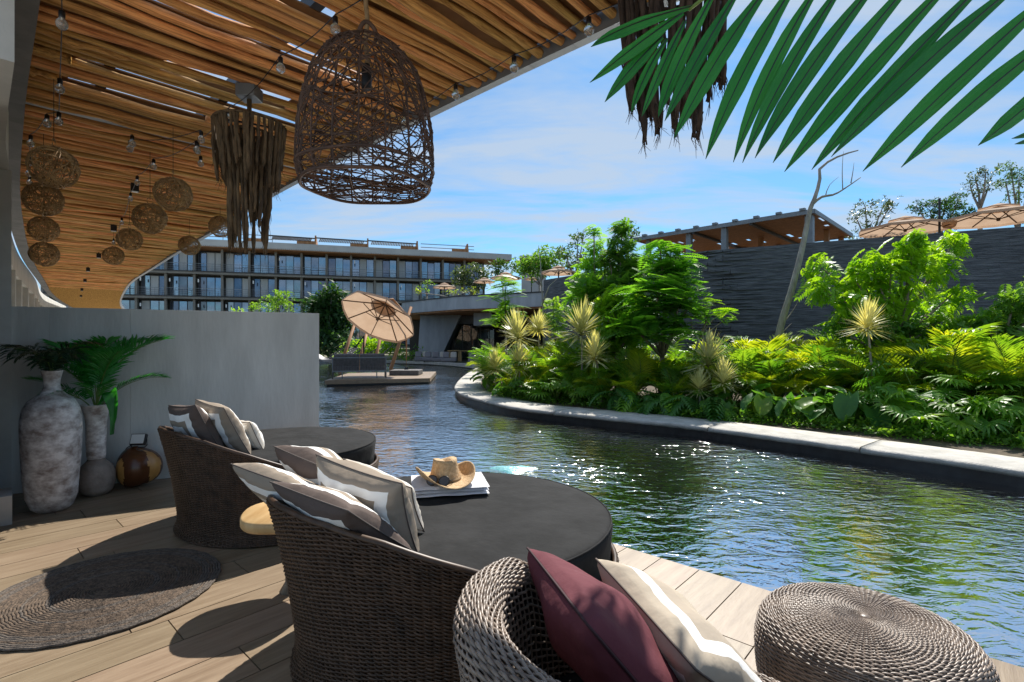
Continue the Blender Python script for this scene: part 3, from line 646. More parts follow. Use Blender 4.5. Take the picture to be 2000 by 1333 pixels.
for sx in (-1, 1):
    l = MB(); th_ = np.arange(20)/20*2*np.pi; l.add([(sx*.034 + .027*math.cos(t), .024*math.sin(t), z) for z in (0, .003) for t in th_], [tuple(range(20))[::-1], tuple(range(20, 40))] + [(i, (i+1) % 20, 20+(i+1) % 20, 20+i) for i in range(20)]); l.build('lens', M['lens'], sg)
    MB().tube([(sx*.034 + .028*math.cos(t), .025*math.sin(t), .0015) for t in th_], .0035, 6, closed=True).build('lens_frame', M['black_metal'], sg, True)
    MB().tube([(sx*.061, .008, 0), (sx*.064, .008, -.03), (sx*.058, .004, -.11), (sx*.05, -.008, -.125)], .0025, 5).build('temple', M['black_metal'], sg, True)
MB().tube([(-.008, .006, .001), (0, .010, .003), (.008, .006, .001)], .003, 6).build('bridge', M['black_metal'], sg, True)
# ------------------------------------------------------------------ stump table, rug, vases, gourd
st = thing('stump_table', 'honey coloured round wooden side table between the two daybeds', 'side table', (-1.235, 2.885, 0))
b = MB(); nn_ = 40; prof = [(.245, .395), (.256, .41), (.257, .445), (.247, .455), (.001, .456)]
tb = MB().lathe(prof, nn_).build('table_top', M['stump'], st, True); me = tb.data
for v in me.vertices:
    a = math.atan2(v.co.y, v.co.x); f = 1 + .05*math.sin(2*a+1) + .03*math.sin(5*a); v.co.x *= f; v.co.y *= f
MB().lathe([(.07, 0), (.04, .05), (.032, .25), (.08, .396)], 20).build('trunk_leg', M['bark'], st, True)
rg = thing('jute_rug', 'round dark braided jute rug lying on the terrace floor', 'rug', (-2.27, 2.86, .002))
nring = 40
for k in range(nring):
    r1 = .56*(k+1)/nring - .007; m_ = M['rug_dark'] if k in (33, 34, 35, 37, 38, 39, 16, 17, 24) else M['rug']
    n = 24 + k*8; pts = [((r1 + .0025*math.sin(a*31))*math.cos(a), (r1 + .0025*math.sin(a*31))*math.sin(a), .008 + .0016*math.sin(a*n*1.5)) for a in np.arange(n)/n*2*np.pi]
    MB().tube(pts, .0076, 5, closed=True).build('braid', m_, rg, True)
wv = thing('tall_vase', 'tall whitewashed clay bottle vase holding dark palm leaves', 'vase', G(101, 996))
pf = [(.01, .0), (.13, .0), (.175, .03), (.215, .12), (.235, .3), (.248, .5), (.252, .65), (.25, .76), (.235, .84), (.195, .905), (.13, .95), (.085, .985), (.07, 1.02), (.068, 1.06), (.078, 1.11), (.092, 1.145), (.095, 1.155), (.082, 1.15), (.06, 1.06), (.05, .95), (.001, .9)]
pr = []
for (r0, z0), (r1, z1) in zip(pf, pf[1:]):
    for q in range(3): f = q/3; pr.append(((r0 + (r1-r0)*f)*.78, z0 + (z1-z0)*f))
v1 = MB().lathe(pr, 48).build('vase_body', M['vase'], wv, True)
for v in v1.data.vertices:
    d = mnoise.noise(Vector((v.co.x*4, v.co.y*4, v.co.z*3)))*.006 + mnoise.noise(Vector((v.co.x*3, v.co.y*3, v.co.z*30)))*.0025; L_ = math.hypot(v.co.x, v.co.y) + 1e-6; v.co.x *= 1 + d/L_*.9; v.co.y *= 1 + d/L_*.9
fv = thing('flask_vase', 'brown clay flask vase with round foot holding bright palm leaves', 'vase', G(188, 966))
pf = [(.01, 0), (.10, 0), (.15, .04), (.172, .12), (.168, .2), (.14, .26), (.095, .30), (.080, .315), (.078, .33), (.086, .36), (.09, .5), (.092, .65), (.10, .72), (.125, .79), (.14, .82), (.132, .825), (.105, .77), (.07, .5), (.001, .4)]
pr = []
for (r0, z0), (r1, z1) in zip(pf, pf[1:]):
    for q in range(3): f = q/3; pr.append(((r0 + (r1-r0)*f)*.84, z0 + (z1-z0)*f))
v2 = MB().lathe([p for p in pr if p[1] <= .32 or True], 40); o = v2.build('vase_body', [M['vase_dark'], M['vase']], fv, True)
for p in o.data.polygons: p.material_index = 1 if p.center.z > .33 else 0
gd = thing('wooden_gourd', 'polished brown wooden gourd lamp with pale sapwood patches', 'gourd', G(269, 950))
n, m_ = 72, 40; V = []; F = []
for i in range(m_+1):
    f = i/m_*math.pi
    for a in range(n):
        t = a/n*2*math.pi; r = .19*math.sin(f)**.82*(1 + .06*math.sin(t+.6) + .03*math.sin(3*t)); V.append((r*math.cos(t), r*math.sin(t)*.95, .185 - .185*math.cos(f)*(1 - .1*math.cos(t)) ))
for i in range(m_):
    for a in range(n): F.append((i*n+a, i*n+(a+1) % n, (i+1)*n+(a+1) % n, (i+1)*n+a))
g_ = MB().add(V, F).build('gourd_body', [M['gourd'], M['gourd_pale']], gd, True)
for p in g_.data.polygons:
    t = math.atan2(p.center.y, p.center.x); z = p.center.z
    e1 = ((t + 2.0)/.42)**2 + ((z - .17)/.125)**2; e2 = ((t + .12)/.34)**2 + ((z-.20)/.16)**2
    p.material_index = 1 if min(e1, e2) < 1 + .15*math.sin(9*t + 20*z) else 0
fl = thing('flood_light', 'small square floodlight lamp sitting on top of the wooden gourd', 'lamp', G(269, 950) + Vector((.01, 0, .375)), R(10))
bevel(MB().box((0, 0, .075), (.13, .045, .105), Matrix.Rotation(R(-24), 3, 'X')).build('housing', M['black_metal'], fl), .006)
MB().box((0, -.0225, .085), (.112, .006, .088), Matrix.Rotation(R(-24), 3, 'X')).build('lamp_glass', M['white_paint'], fl)
MB().tube([(-.07, 0, .075), (-.072, 0, .02), (-.05, 0, .0), (.05, 0, .0), (.072, 0, .02), (.07, 0, .075)], .005, 6).build('bracket', M['black_metal'], fl, True)
MB().tube([(0, .03, .05), (-.06, .07, .03), (-.13, .06, -.01), (-.2, .05, -.12), (-.26, .06, -.3), (-.35, .1, -.372), (-.7, .02, -.372)], .005, 6).build('power_cord', M['black_metal'], fl, True)
# ------------------------------------------------------------------ palm fronds
def rachis(L, e0, e1, n, bend=0.0):
    p = np.zeros((n+1, 3)); 
    for i in range(n):
        f = i/(n-1 if n > 1 else 1); e = e0 + (e1-e0)*f**1.15; h = bend*f*f
        p[i+1] = p[i] + L/n*np.array((math.cos(e)*math.cos(h), math.cos(e)*math.sin(h), math.sin(e)))
    return p
def frond_mb(L, e0, e1, n, ll, lw, sweep=R(55), droop=.35, petiole=.2, seed=0, vee=.35, rad=.008, bend=0.0):
    r_ = np.random.default_rng(seed); p = rachis(L, e0, e1, 40, bend); b = MB()
    b.tube(p[::4], np.linspace(rad, rad*.25, len(p[::4])), 5); b.mi = 1
    for i in range(n):
        f = petiole + (1-petiole)*(i+.5)/n; q = f*40; k = min(39, int(q)); c = p[k] + (p[k+1]-p[k])*(q-k); t = p[k+1]-p[k]; t /= np.linalg.norm(t)
        side = np.cross(t, (0, 0, 1.0)); side /= np.linalg.norm(side) + 1e-9; up = np.cross(side, t)
        g = (f-petiole)/(1-petiole); l = ll*(math.sin(math.pi*(.12+.80*g))**.7)*r_.uniform(.88, 1.08); sw = sweep*(1.15 - .55*g) + r_.normal(0, .06)
        for sg_ in (-1, 1):
            d = t*math.cos(sw) + side*sg_*math.sin(sw) + up*vee; d /= np.linalg.norm(d); w = np.cross(d, up); w /= np.linalg.norm(w) + 1e-9; nn2 = np.cross(w, d)
            dr = np.array((0, 0, -1.0))*droop*l*r_.uniform(.7, 1.4)
            m1 = c + d*l*.4 + dr*.16; m2 = c + d*l*.75 + dr*.56; tip = c + d*l + dr
            V = [c, m1 - w*lw/2 + nn2*lw*.12, m1 - nn2*lw*.12, m1 + w*lw/2 + nn2*lw*.12, m2 - w*lw*.36, m2 + w*lw*.36, tip]
            b.add(V, [(0, 2, 1), (0, 3, 2), (1, 2, 5, 4)[:3], (2, 3, 5), (1, 2, 4), (2, 5, 4), (4, 5, 6)])
    return b
def frond_mesh(name, mats, **kw): return frond_mb(**kw).mesh(name, mats)
def eul(yaw, tilt, roll): return (Matrix.Rotation(yaw, 4, 'Z') @ Matrix.Rotation(tilt, 4, 'Y') @ Matrix.Rotation(roll, 4, 'X')).to_euler()
vf = [frond_mesh('frond', [M['stalk'], M['vaseleaf']], L=.52, e0=R(80), e1=R(8+12*k), n=24, ll=.20, lw=.016, sweep=R(52), droop=.25, petiole=.33, seed=k, rad=.004) for k in range(3)]
vd = [frond_mesh('frond', [M['stalk'], M['vaseleaf_dark']], L=.42, e0=R(70), e1=R(-28-10*k), n=24, ll=.19, lw=.015, sweep=R(50), droop=.5, petiole=.12, seed=10+k, rad=.004) for k in range(3)]
for k, (yaw, sc) in enumerate([(0.1, 1.1), (-.7, 1.0), (-1.5, .95), (-2.3, 1.05), (3.0, 1.15), (2.2, 1.0), (1.3, 1.0), (-1.1, .8), (-.2, .85)]):
    link('palm_frond', vd[k % 3], wv, (0, 0, 1.10), eul(yaw, random.uniform(-.25, .0), 0), (sc*1.12,)*3)
for k, (yaw, sc, ti) in enumerate([(0.15, 1.35, .05), (-.5, 1.1, .1), (-1.2, 1.0, -.1), (-2.0, 1.05, .1), (2.9, 1.2, .1), (2.0, 1.1, 0), (1.2, 1.2, -.1), (-.9, .9, .55), (-2.4, .85, .5), (.5, .95, .4), (-1.6, .8, .6)]):
    link('palm_frond', vf[k % 3], fv, (0, 0, .74), eul(yaw, ti - .12, 0), (sc*1.32,)*3)
# broad dangling leaf
V = []; F = []
for i in range(9):
    f = i/8; w = .075*math.sin(math.pi*min(1, f*.9+.08))**.8
    c = Vector((.13 + .12*math.sin(f*2.2), -.08, .82 + .18*math.sin(f*3.0) - .30*f*f + .02))
    for u in (-1, -.5, 0, .5, 1): V.append((c.x + u*w*.8, c.y - .05*abs(u) - .02*math.sin(f*9+u*3), c.z + u*w*.5))
for i in range(8):
    for k in range(4): F.append((i*5+k, i*5+k+1, (i+1)*5+k+1, (i+1)*5+k))
MB().add(V, F).build('broad_leaf', M['vaseleaf'], fv, True)
# ------------------------------------------------------------------ hanging lamps
def bell_mesh():
    r_ = np.random.default_rng(4); b = MB(); zs = np.array([0, .05, .15, .3, .45, .58, .68, .735, .765]); rs = np.array([.315, .335, .34, .332, .305, .262, .195, .11, .05])
    def S(th, t): return np.stack([np.interp(t, zs/.765, rs)*np.cos(th), np.interp(t, zs/.765, rs)*np.sin(th), t*.765], -1)
    for k in range(165):
        a0 = r_.uniform(0, 2*np.pi); t0 = r_.uniform(-.05, .95); slope = r_.normal(0, 1) ; span = r_.uniform(.8, 2.6); n = 18
        u = np.linspace(0, 1, n); th_ = a0 + u*span*(1 if r_.random() < .5 else -1); t = t0 + u*slope*.45 + .05*np.sin(u*r_.uniform(2, 6) + r_.uniform(0, 6))
        t = np.abs(t); t = np.where(t > .97, 1.94 - t, t); t = np.clip(t, 0.0, .99)
        p = S(th_, t); p *= 1 + r_.normal(0, .006, (n, 1)); b.tube(p, r_.uniform(.0022, .0040), 4, False)
    for k in range(18):
        a = k/18*2*np.pi; b.tube(S(np.full(14, a), np.linspace(0, .99, 14)), .0045, 4, False)
    return b
def hang(px, py, Y, ztop): return P(px, py, Y)
bl = thing('bell_basket_lamp', 'large bell shaped hanging lamp woven from dark twigs', 'pendant lamp', P(716, 366, 2.62))
o = bell_mesh().build('twig_shade', M['twig'], bl, True); o['kind'] = 'stuff'
ring = [(.318*math.cos(a), .318*math.sin(a), .0 + .004*math.sin(5*a)) for a in np.arange(60)/60*2*np.pi]
MB().tube(ring, .0085, 6, closed=True).build('bottom_hoop', M['twig'], bl, True)
MB().tube([(.338*math.cos(a), .338*math.sin(a), .085 + .006*math.sin(4*a)) for a in np.arange(60)/60*2*np.pi], .0075, 6, closed=True).build('side_hoop', M['twig'], bl, True)
b = MB(); r_ = np.random.default_rng(12)
for k in range(46):
    a, c = r_.uniform(0, 6.28), r_.uniform(1.3, 3.8); p0 = np.array((.316*math.cos(a), .316*math.sin(a), .0)); p1 = np.array((.316*math.cos(a+c), .316*math.sin(a+c), .0)); u = np.linspace(0, 1, 8)[:, None]
    b.tube(p0 + (p1-p0)*u + np.array((0, 0, 1))*np.sin(u*math.pi)*r_.uniform(-.02, .03), r_.uniform(.002, .0035), 4, False)
b.build('web', M['twig'], bl, True)['kind'] = 'stuff'
MB().tube([(.05*math.cos(a), .012*math.sin(a*3), .765 + .075*math.sin(a)) for a in np.linspace(-.3, math.pi+.3, 16)], .011, 7).build('handle', M['twig'], bl, True)
MB().tube([(.004*math.sin(z*30), .004*math.cos(z*30), .60 + z) for z in np.linspace(0, 1.25 - .13, 40)], .012, 7).build('rope', M['rope'], bl, True)
MB().lathe([(.022, .5), (.026, .53), (.026, .6), (.014, .63)], 14).build('lamp_holder', M['black_metal'], bl, True)
def ball_mesh():
    r_ = np.random.default_rng(9); b = MB()
    for k in range(64):
        ax = r_.normal(size=3); ax /= np.linalg.norm(ax); u = np.cross(ax, r_.normal(size=3)); u /= np.linalg.norm(u); v = np.cross(ax, u); off = r_.normal(0, .35); off = max(-.85, min(.85, off)); rr = math.sqrt(1-off*off)
        n = 22; a = np.linspace(0, r_.uniform(2.2, 6.2), n) + r_.uniform(0, 6); rad = .152*(1 + r_.normal(0, .025)); p = rad*(off*ax + rr*(np.cos(a)[:, None]*u + np.sin(a)[:, None]*v)) + r_.normal(0, .0025, (n, 3))
        b.tube(p, r_.uniform(.0026, .0044), 4, False)
    return b.mesh('twig_ball', M['twig_pale'], True)
bm_ = ball_mesh(); loop_me = MB().tube([(.028*math.cos(a), 0, .185 + .035*math.sin(a)) for a in np.arange(14)/14*2*np.pi], .004, 5, closed=True).mesh('loop', M['twig_pale'], True)
cyl_me = MB().lathe([(.0022, 0), (.0022, 1)], 5).mesh('cord', M['black_metal'])
balls = [(105, 327, 43), (85, 390, 34), (85, 448, 26), (87, 497, 25), (338, 380, 35), (293, 427, 31), (253, 468, 23), (222, 500, 19), (430, 443, 22), (370, 480, 20)]
for k, (x, y, r) in enumerate(balls):
    p = P(x, y, .168*1000/r); t = thing('twig_ball_lamp', 'round twig ball lamp hanging in the row beside the house front' if k < 4 else 'round twig ball lamp hanging in the slanting row by the fringe lamp', 'pendant lamp', p, random.uniform(0, 6), 'twig ball lamps by the house front' if k < 4 else 'twig ball lamps by the fringe lamp')
    link('twig_ball', bm_, t, (0, 0, 0), (random.uniform(0, 3), random.uniform(0, 3), 0))['kind'] = 'stuff'; link('loop', loop_me, t)
    link('cord', cyl_me, t, (0, 0, .2), None, (1, 1, max(.02, HC - p.z - .2)))
def fringe_lamp(loc, label, m, ztop, seed, tiers):
    t = thing('fringe_lamp', label, 'pendant lamp', loc); r_ = np.random.default_rng(seed)
    for (rr, z0, cnt, l0, l1, w) in tiers:
        MB().tube([(rr*math.cos(a), rr*math.sin(a), z0) for a in np.arange(40)/40*2*np.pi], .010, 6, closed=True).build('hoop', m, t, True)
        for k in range(cnt):
            a = (k + r_.uniform(-.3, .3))/cnt*2*np.pi; L = r_.uniform(l0, l1); n = 9; u = np.linspace(0, 1, n)
            jx = np.cumsum(r_.normal(0, .004, n)) - u*.04*math.cos(a); jy = np.cumsum(r_.normal(0, .004, n)) - u*.04*math.sin(a); p = np.stack([rr*math.cos(a) + jx, rr*math.sin(a) + jy, z0 - L*u], -1)
            b = MB(); b.tube(p, w*np.array([.9, 1, .8, 1.05, .85, 1.1, .8, 1.25, .55])*r_.uniform(.8, 1.15), 6)
            for q in range(2): b.tube(p + r_.normal(0, w*.6, (n, 3)), w*.35, 4)
            for q in range(4):
                e = p[-1]; b.tube([p[-2] + r_.normal(0, w*.4, 3), e + r_.normal(0, w*.8, 3), e + r_.normal(0, w*1.3, 3) - np.array((0, 0, r_.uniform(.03, .08)))], [.003, .002, .0008], 3)
            b.build('fringe_strand', m, t, True)
    for k in range(4):
        a = k/4*6.28+.5; MB().bar((0, 0, tiers[0][1] + .012), (tiers[0][0]*math.cos(a), tiers[0][0]*math.sin(a), tiers[0][1] + .005), .012, .012).build('spoke', M['black_metal'], t)
    MB().tube([(0, 0, tiers[-1][1] - .3), (0, 0, ztop - .05)], .018, 8).build('stem', m, t, True)
    bevel(MB().box((0, 0, ztop - .03), (.15, .15, .10)).build('ceiling_mount', M['steel'], t), .008)
    MB().lathe([(.03, tiers[0][1] - .1), (.032, tiers[0][1]-.02), (.02, tiers[0][1])], 12).build('lamp_holder', M['black_metal'], t, True)
    return t
p = P(487, 485, 4.07)
fringe_lamp(p, 'two tiered brown rope fringe lamp with long hanging strands', M['fringe'], HC - p.z, 2, [(.255, .98, 46, .30, .52, .013), (.165, .90, 30, .50, .96, .013)])
p = P(1312, 262, 2.55)
fringe_lamp(p, 'dark rope fringe lamp hanging behind the big palm frond', M['fringe_dark'], HC - p.z, 6, [(.25, .78, 30, .45, .66, .013), (.17, .70, 20, .5, .75, .012)])
# ------------------------------------------------------------------ festoon lights and ceiling spots
bulb_me = MB().lathe([(.001, -.075), (.016, -.072), (.027, -.058), (.030, -.042), (.026, -.026), (.014, -.012), (.013, 0)], 14).mesh('bulb', M['bulb'], True)
sock_me = MB().lathe([(.014, -.008), (.016, 0), (.016, .03), (.006, .038)], 10).mesh('socket', M['black_metal'], True)
def festoon(label, pts, z=3.26, ends=()):
    t = thing('festoon_light', label, 'string lights', (0, 0, 0)); w = [G(x, y, z) for x, y in pts]; full = list(ends[:1]) + w + list(ends[1:]); cp = []
    for a, c in zip(full, full[1:]):
        for q in range(6): f = q/6; pt = a + (c-a)*f; cp.append((pt.x, pt.y, pt.z + .045 - .10*math.sin(math.pi*f)*min(1, (c-a).length/2)))
    cp.append((full[-1].x, full[-1].y, full[-1].z + .045)); MB().tube(cp, .0035, 5).build('cable', M['black_metal'], t, True)
    for p in w:
        bb = link('bulb', bulb_me, t, p); link('socket', sock_me, bb)
festoon('festoon cable of clear bulbs crossing the roof above the bell lamp', [(655, 44), (548, 122), (446, 222), (384, 284), (300, 318), (268, 350), (255, 382), (238, 430), (222, 470)], ends=(G(860, -120, 3.3), ))
festoon('festoon cable of clear bulbs along the grey roof edge beam', [(1150, 45), (1004, 120), (890, 175), (790, 228), (650, 308)], ends=(G(1400, -90, 3.3), ))
festoon('festoon cable of clear bulbs beside the house front lintel', [(121, 33), (117, 163), (115, 228), (92, 232), (60, 272), (57, 310), (56, 332), (58, 350)], ends=(G(118, -60, 3.3), ))
festoon('short festoon cable with a bulb cluster by the fringe lamp', [(258, 272), (254, 282), (393, 264), (386, 286), (392, 312)])
for x, y, s_ in [(263, 367, .085), (222, 446, .085), (193, 500, .085), (172, 527, .085), (166, 548, .085), (160, 566, .085), (158, 578, .085)]:
    p = G(x, y, HC - .06); t = thing('ceiling_spot', 'small black box spotlight fixed under the pole roof', 'spotlight', p, R(40), 'box spotlights under the roof')
    bevel(MB().box((0, 0, .0), (s_, s_, .10)).build('housing', M['black_metal'], t), .005); MB().box((0, 0, -.053), (s_*.7, s_*.7, .004)).build('lamp_glass', M['white_paint'], t); MB().box((0, 0, .06), (.02, .02, .04)).build('bracket', M['black_metal'], t)
# ------------------------------------------------------------------ big frond close to the camera
bf = thing('tall_potted_palm', 'tall palm with one glossy green frond reaching across the sky', 'palm', (1.62, 1.00, 0))
def WP(v): return Vector(v) - Vector((1.62, 1.00, 0))
def blade(base, ctrl, tip, w, m, parent, seed, facing=Vector((0, -1, .15))):
    n = 10; V = []; F = []; r_ = random.Random(seed); tw_ = r_.uniform(-.5, .5)
    for i in range(n+1):
        f = i/n; c = base*(1-f)**2 + ctrl*2*f*(1-f) + tip*f*f; d = ((ctrl-base)*(1-f) + (tip-ctrl)*f).normalized()
        nf = (facing + Vector((tw_*.5, 0, tw_*.3))).normalized(); s_ = d.cross(nf).normalized(); nf = s_.cross(d)
        ww = w*(.35 + .65*min(1, f/.35)) * (1 if f < .55 else max(.02, 1 - ((f-.55)/.45)**1.7))
        for u, h in ((-1, .15), (-.78, .07), (-.52, .08), (-.26, -.01), (0, -.08), (.26, -.01), (.52, .08), (.78, .07), (1, .15)):
            q = c + s_*u*ww/2*(1 + .03*math.sin(i*2.1 + seed)) - nf*(h*ww*.9 + .05*ww*math.sin(i*1.3 + seed*2)*abs(u)); V.append(tuple(q))
    for i in range(n):
        for k in range(8): F.append((i*9+k, i*9+k+1, (i+1)*9+k+1, (i+1)*9+k))
    o = MB().add(V, F).build('leaflet', m, parent)
    mid = [Vector(V[i*9+4]) + Vector((0, -.0012, 0)) for i in range(n+1)]; MB().tube(mid, np.linspace(.0022, .0006, n+1), 4).build('midrib', M['rib'], o)
M['rib'] = mat('leaf_rib', (.006, .028, .012), .5)
C4 = lambda x, y: (1100 + x/2.2222, y/2.2222)
leaf_px = [((560, 28), (250, 110), (120, 205), 24), ((520, 55), (330, 185), (115, 360), 25), ((430, 160), (300, 280), (180, 445), 23), ((450, 170), (340, 330), (295, 492), 17), ((530, 90), (420, 300), (340, 510), 18),
    ((650, -20), (470, 300), (412, 512), 25), ((760, -40), (560, 280), (440, 528), 25), ((890, -60), (640, 270), (480, 602), 31), ((1020, -90), (760, 300), (618, 692), 31), ((1120, -80), (860, 320), (738, 706), 27), ((1230, -90), (930, 330), (778, 708), 27),
    ((1370, -90), (1020, 330), (832, 688), 31), ((1530, -100), (1110, 380), (910, 708), 33), ((1690, -90), (1220, 400), (960, 747), 34), ((1840, -90), (1330, 420), (1078, 738), 31), ((2010, -100), (1480, 330), (1163, 682), 32), ((2170, -70), (1640, 400), (1300, 745), 36), ((2260, 60), (1790, 410), (1466, 728), 34), ((2260, 240), (2010, 470), (1800, 633), 30), ((2200, 510), (2050, 580), (1945, 603), 12), ((2220, 540), (2080, 600), (1958, 627), 14)]
rac = [P(*C4(545, 45), 1.24), P(*C4(700, -60), 1.21), P(*C4(1000, -130), 1.16), P(*C4(1500, -190), 1.10), P(*C4(2000, -190), 1.04), P(*C4(2400, -60), 1.0), Vector((1.60, 1.0, 1.75))]
rr_ = resample(rac, .04); MB().tube([WP(p) for p in rr_], np.linspace(.004, .013, len(rr_)), 7).build('rachis', M['stalk'], bf, True)
for k, (b0, c0, t0, w) in enumerate(leaf_px):
    Yb = 1.24 - .24*min(1, max(0, (b0[0]-545)/1900)); 
    blade(WP(P(*C4(*b0), Yb)), WP(P(*C4(*c0), Yb - .02)), WP(P(*C4(*t0), Yb - .06)), w/1000*Yb*1.08, M['frondleaf'], bf, k)
MB().tube([(-.02, 0, 1.76), (-.01, 0, 1.2), (0, 0, .6), (0, 0, .3)], [.02, .024, .03, .034], 10).build('stem', M['bark'], bf, True)
MB().lathe([(.12, 0), (.17, .02), (.20, .34), (.21, .36), (.185, .36), (.175, .30), (.001, .30)], 28).build('pot', M['vase_dark'], bf, True)

# ================================================================== BUILDINGS AND FAR THINGS
# long hotel across the far side
HO = Vector((-41.5, 68, 0)); HD = Vector((.959, .282, 0)).normalized(); HN = Vector((HD.y, -HD.x, 0))   # run / outward
hotel = thing('hotel_building', 'long four storey hotel of taupe frames and wide glass balconies', 'building', HO, math.atan2(HD.y, HD.x))
# local frame: x along the front, -y toward the pool
BAY, T0, NB = 3.3, -17.1, 17; LV = [.8, 4.1, 7.4, 10.7, 13.6]
pane_me = MB().box((0, 0, 0), (.95, .03, 2.35)).mesh('pane', M['glass_far']); dark_me = MB().box((0, 0, 0), (.95, .03, 2.35)).mesh('pane', M['glass_dark']); cur_me = MB().box((0, 0, 0), (.93, .05, 2.35)).mesh('pane', M['glass_cur'] if 'glass_cur' in M else M['curtain'])
rb = MB()
for z in (.15, .4, .65, .95): rb.bar((-BAY/2 + .12, 0, z), (BAY/2 - .12, 0, z), .03, .03 if z < .9 else .06)
for x in (-1.5, -.5, .5, 1.5): rb.bar((x, 0, 0), (x, 0, .98), .03, .03, (0, 1, 0))
rail_me = rb.mesh('railing', M['facade_rail'] if 'facade_rail' in M else M['steel'])
col_me = MB().box((0, 0, 1.5), (.28, .5, 3.0)).mesh('column', M['facade'])
mul = MB()
for x in (-1.5, -.5, .5, 1.5): mul.box((x, 0, 0), (.07, .09, 2.5))
mul.box((0, 0, 1.25), (3.1, .09, .1)); mul.box((0, 0, -1.25), (3.1, .09, .1)); mul_me = mul.mesh('window_frame', M['facade_dark'])
lamp_me = MB().box((0, 0, 0), (.13, .13, .42)).mesh('wall_lamp', M['white_paint'])
for fl_ in range(4):
    z = LV[fl_]; top = 13.6 if fl_ == 3 else LV[fl_+1] - .45
    for k in range(NB):
        x0 = T0 + k*BAY; xc = x0 + BAY/2
        if fl_ < 2 and k > 13: continue
        link('column', col_me, hotel, (x0, .1, z), None, (1, 1, (top - z)/3.0 + .02))
        hh = (top - z - .25)
        link('window_frame', mul_me, hotel, (xc, 1.16, z + .05 + hh/2), None, (1, 1, hh/2.5))
        for q in range(3):
            rq = random.random(); cu = rq < .2
            link('pane', cur_me if cu else (dark_me if rq > .78 else pane_me), hotel, (xc + (q-1)*1.0, 1.2, z + .05 + hh/2), (R(random.uniform(-1.2, 1.2)), 0, R(random.uniform(-1.4, 1.4))), (1, 1, (hh - .1)/2.35))
        link('railing', rail_me, hotel, (xc, -.28, z))
        if random.random() < .45: link('wall_lamp', lamp_me, hotel, (x0 + .5, -.1, z + 2.0))
for fl_ in range(4):
    z = LV[fl_]; xe = T0 + NB*BAY if fl_ > 1 else T0 + 14*BAY
    MB().box(((T0 + xe)/2, 1.6, z - .24), (xe - T0 + .4, 4.2, .42)).build('floor_slab', M['facade'], hotel)
    MB().box(((T0 + xe)/2, -.52, z - .10), (xe - T0 + .5, .06, .16)).build('slab_edge', M['facade_dark'], hotel)
xe = T0 + NB*BAY
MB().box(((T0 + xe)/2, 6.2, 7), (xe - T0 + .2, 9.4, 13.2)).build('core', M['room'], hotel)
MB().box(((T0 + xe)/2 + 1.5, 1.2, 14.25), (xe - T0 + 4.5, 5.6, .9)).build('roof_slab', M['facade_pale'], hotel)
MB().box(((T0 + xe)/2 + 1.4, 1.1, 13.74), (xe - T0 + 4.0, 5.0, .1)).build('eaves_soffit', M['timber'], hotel)
b = MB()
for k in range(240):
    x = T0 + k*.24; b.box((x, -1.35, 13.86), (.10, .5, .10))
b.build('eaves_batten', M['timber'], hotel)['kind'] = 'stuff'
for k, x in enumerate([-6.0, -1.5, 8.0, 14.5, 21.5, 28.5, 36.0]):
    f = MB().add([(x-.1, -1.4, 14.7), (x-.1, 4.0, 14.7), (x-.1, -.8, 16.1), (x+.1, -1.4, 14.7), (x+.1, 4.0, 14.7), (x+.1, -.8, 16.1), ], [(0, 1, 2), (5, 4, 3), (0, 3, 4, 1), (1, 4, 5, 2), (2, 5, 3, 0)])
    f.box((x - 1.2, -1.0, 15.0), (2.4, .12, .5)); f.build('roof_fin', M['timber'], hotel)
for x0, x1 in ((9, 14), (15, 21), (22, 28)):
    b = MB()
    for q in range(26): b.bar((x0 + (x1-x0)*q/26, -1.1, 15.2), (x0 + (x1-x0)*(q+.7)/26, -.4, 15.75), .14, .08)
    b.bar((x0 - .5, -.9, 15.75), (x1 + .5, -.9, 15.65), .15, .15); b.build('roof_pergola', M['facade_dark'], hotel)
b = MB()
for z in (15.2, 15.7): b.bar((-18, -.9, z), (9, -.9, z), .09, .09); b.bar((29, -.9, z), (37, -.9, z), .09, .09)
for x in range(-18, 10, 3): b.bar((x, -.9, 14.7), (x, -.9, 15.7), .07, .07, (0, 1, 0))
b.build('roof_railing', M['steel'], hotel)
# ------------------------------------------------------------------ lounge under a concrete canopy
lg = thing('poolside_lounge', 'low poolside lounge under a thick concrete canopy slab', 'building')
LP = [P(785, 0, 36), P(893, 0, 31.0), P(1068, 0, 28.2), P(1120, 0, 33), P(1090, 0, 50), P(785, 0, 52)]
MB().prism([(p.x, p.y) for p in LP], 3.32, 4.08).build('canopy_slab', M['slab'], lg)
def grow(pts, f): 
    c = sum((p for p in pts), Vector())/len(pts); return [(c.x + (p.x-c.x)*f, c.y + (p.y-c.y)*f) for p in pts]
MB().prism(grow(LP, 1.006), 4.081, 4.15).build('canopy_cap', M['facade_dark'], lg)
MB().prism(grow(LP, .985), 3.22, 3.319).build('timber_soffit', M['timber'], lg)
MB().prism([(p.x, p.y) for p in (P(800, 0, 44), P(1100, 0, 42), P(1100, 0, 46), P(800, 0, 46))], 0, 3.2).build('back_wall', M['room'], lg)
a0, a1 = P(818, 0, 36), P(868, 0, 36)
MB().add([(a0.x, 35.5, 0), (a1.x - .3, 35.5, 0), (a1.x + 1.2, 35.5, 3.2), (a0.x + .2, 35.5, 3.2), (a0.x, 41, 0), (a1.x - .3, 41, 0), (a1.x + 1.2, 41, 3.2), (a0.x + .2, 41, 3.2)], [(3, 2, 1, 0), (4, 5, 6, 7), (0, 1, 5, 4), (1, 2, 6, 5), (2, 3, 7, 6), (3, 0, 4, 7)]).build('leaning_wall', M['slab'], lg)
